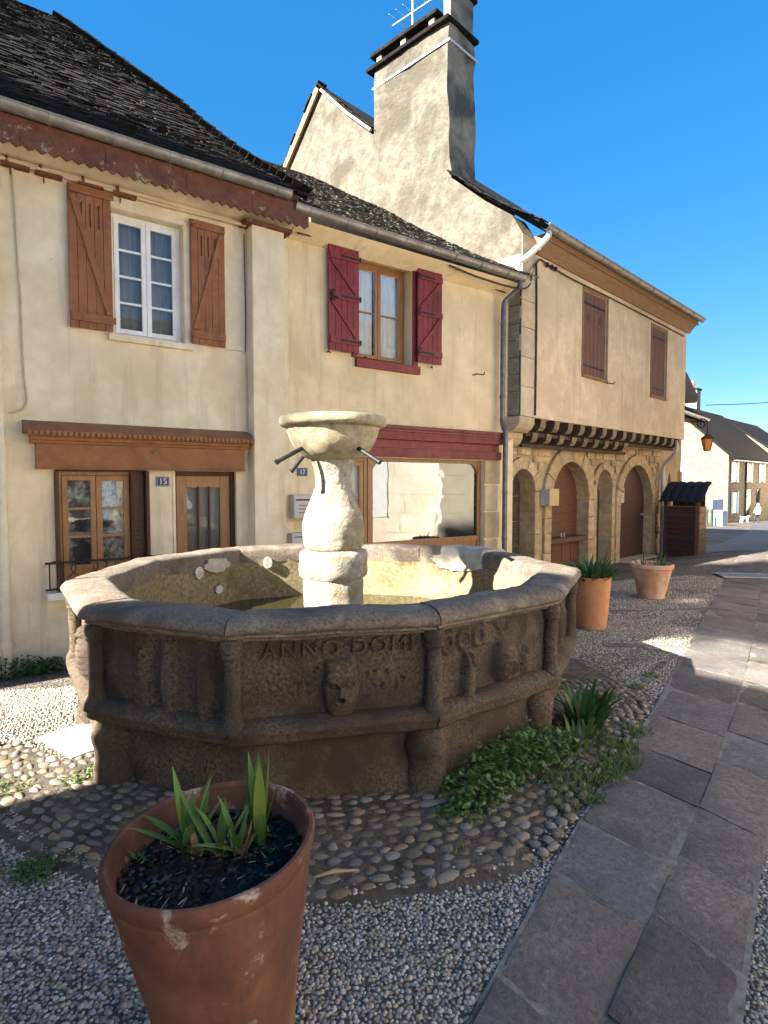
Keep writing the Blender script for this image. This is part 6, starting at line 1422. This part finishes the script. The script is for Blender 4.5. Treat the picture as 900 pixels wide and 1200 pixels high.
MB().box(0, 18, -8, 0, -2, 6.0).build('wall', MT['plaster_b'], o2); MB().prismx([(.5, 5.9), (-4, 8.0), (-8.5, 5.9)], -.2, 18.2).build('roof', MT['slate'], o2)
bounce_house = thing('house', 'added out-of-view pale house that bounces sunlight onto the far stone house', 'house', (34.5, 40, ground(34, 40)), R(80))  # unseen house added to throw sunlight back onto the far stone front
MB().box(0, 17, -8, 0, -3, 8).build('wall', MT['opp_wall'], bounce_house); MB().prismx([(.5, 7.9), (-4, 10.4), (-8.5, 7.9)], -.2, 17.2).build('roof', MT['slate'], bounce_house)
hL = thing('house', 'plain cream house adjoining house 15 along the lane', 'house', (*axy(-7), -.3), A_ANG)
MB().box(-7, 3.98, .35, 7, -.4, 5.6).build('wall', MT['plaster_b'], hL); MB().prismx([(-.05, 5.5), (3.6, 8.0), (7.2, 5.5)], -7.2, 3.98).build('roof', MT['slate'], hL)

# an unseen tree, added and shaped to shade the far half of the square
tp = -fwd * 16.5 + lft * 7.4
tr = thing('shade_tree', 'added out-of-view umbrella pine whose crown is shaped to shade the square', 'tree', (tp.x, tp.y, -.3))
c_off = -lft * 2.3; rt_ = random.Random(77)
tk = MB().tube(spl([(0, 0, 0), (.1, 0, 5), (c_off.x * .10, c_off.y * .10, 10), (c_off.x * .45, c_off.y * .45, 13.6), (c_off.x, c_off.y, 16)], 5), [.34 - .012 * k for k in range(21)], 10)
for k in range(12):
    a = k * .55; tk.tube([(c_off.x * .5, c_off.y * .5, 13.8), (c_off.x + 1.2 * math.cos(a), c_off.y + 1.2 * math.sin(a), 15), (c_off.x + 2.4 * math.cos(a), c_off.y + 2.4 * math.sin(a), 15.8)], [.12, .07, .03], 6)
tk.build('trunk', MT['bark'], tr, smooth=60)
ZB = (7.0 + 16.5) * TAN + .3; cw = MB()
clumps = []
for k in range(150):
    a = rt_.uniform(0, 6.28); r_ = 2.45 * math.sqrt(rt_.random()); clumps.append((c_off.x + r_ * math.cos(a), c_off.y + r_ * math.sin(a), ZB + .45 + rt_.random() ** 1.2 * 4.0 * (1 - (r_ / 3.2) ** 2), rt_.uniform(.45, .75)))
for (x, y_, z, s_) in clumps:
    for k in range(90):
        d = Vector((rt_.gauss(0, 1), rt_.gauss(0, 1), rt_.gauss(0, .6))); d = d.normalized() * s_ * rt_.random() ** .4; p = Vector((x, y_, z)) + d
        bb = (tp + Vector((p.x, p.y))).dot(lft); zb = ZB + (1.0 if bb < 4.1 else (-.85 if bb > 5.15 else 0))  # crown underside stepped to set where its shade begins
        if p.z < zb: p.z = zb + rt_.uniform(0, .15)
        u_ = Vector((rt_.gauss(0, 1), rt_.gauss(0, 1), rt_.gauss(0, 1))).normalized() * .16; w_ = u_.orthogonal().normalized() * .07
        cw.add([p - u_, p + w_, p + u_, p - w_], [(0, 1, 2, 3)])
cw.build('crown', MT['leaf_shade_tree'], tr)
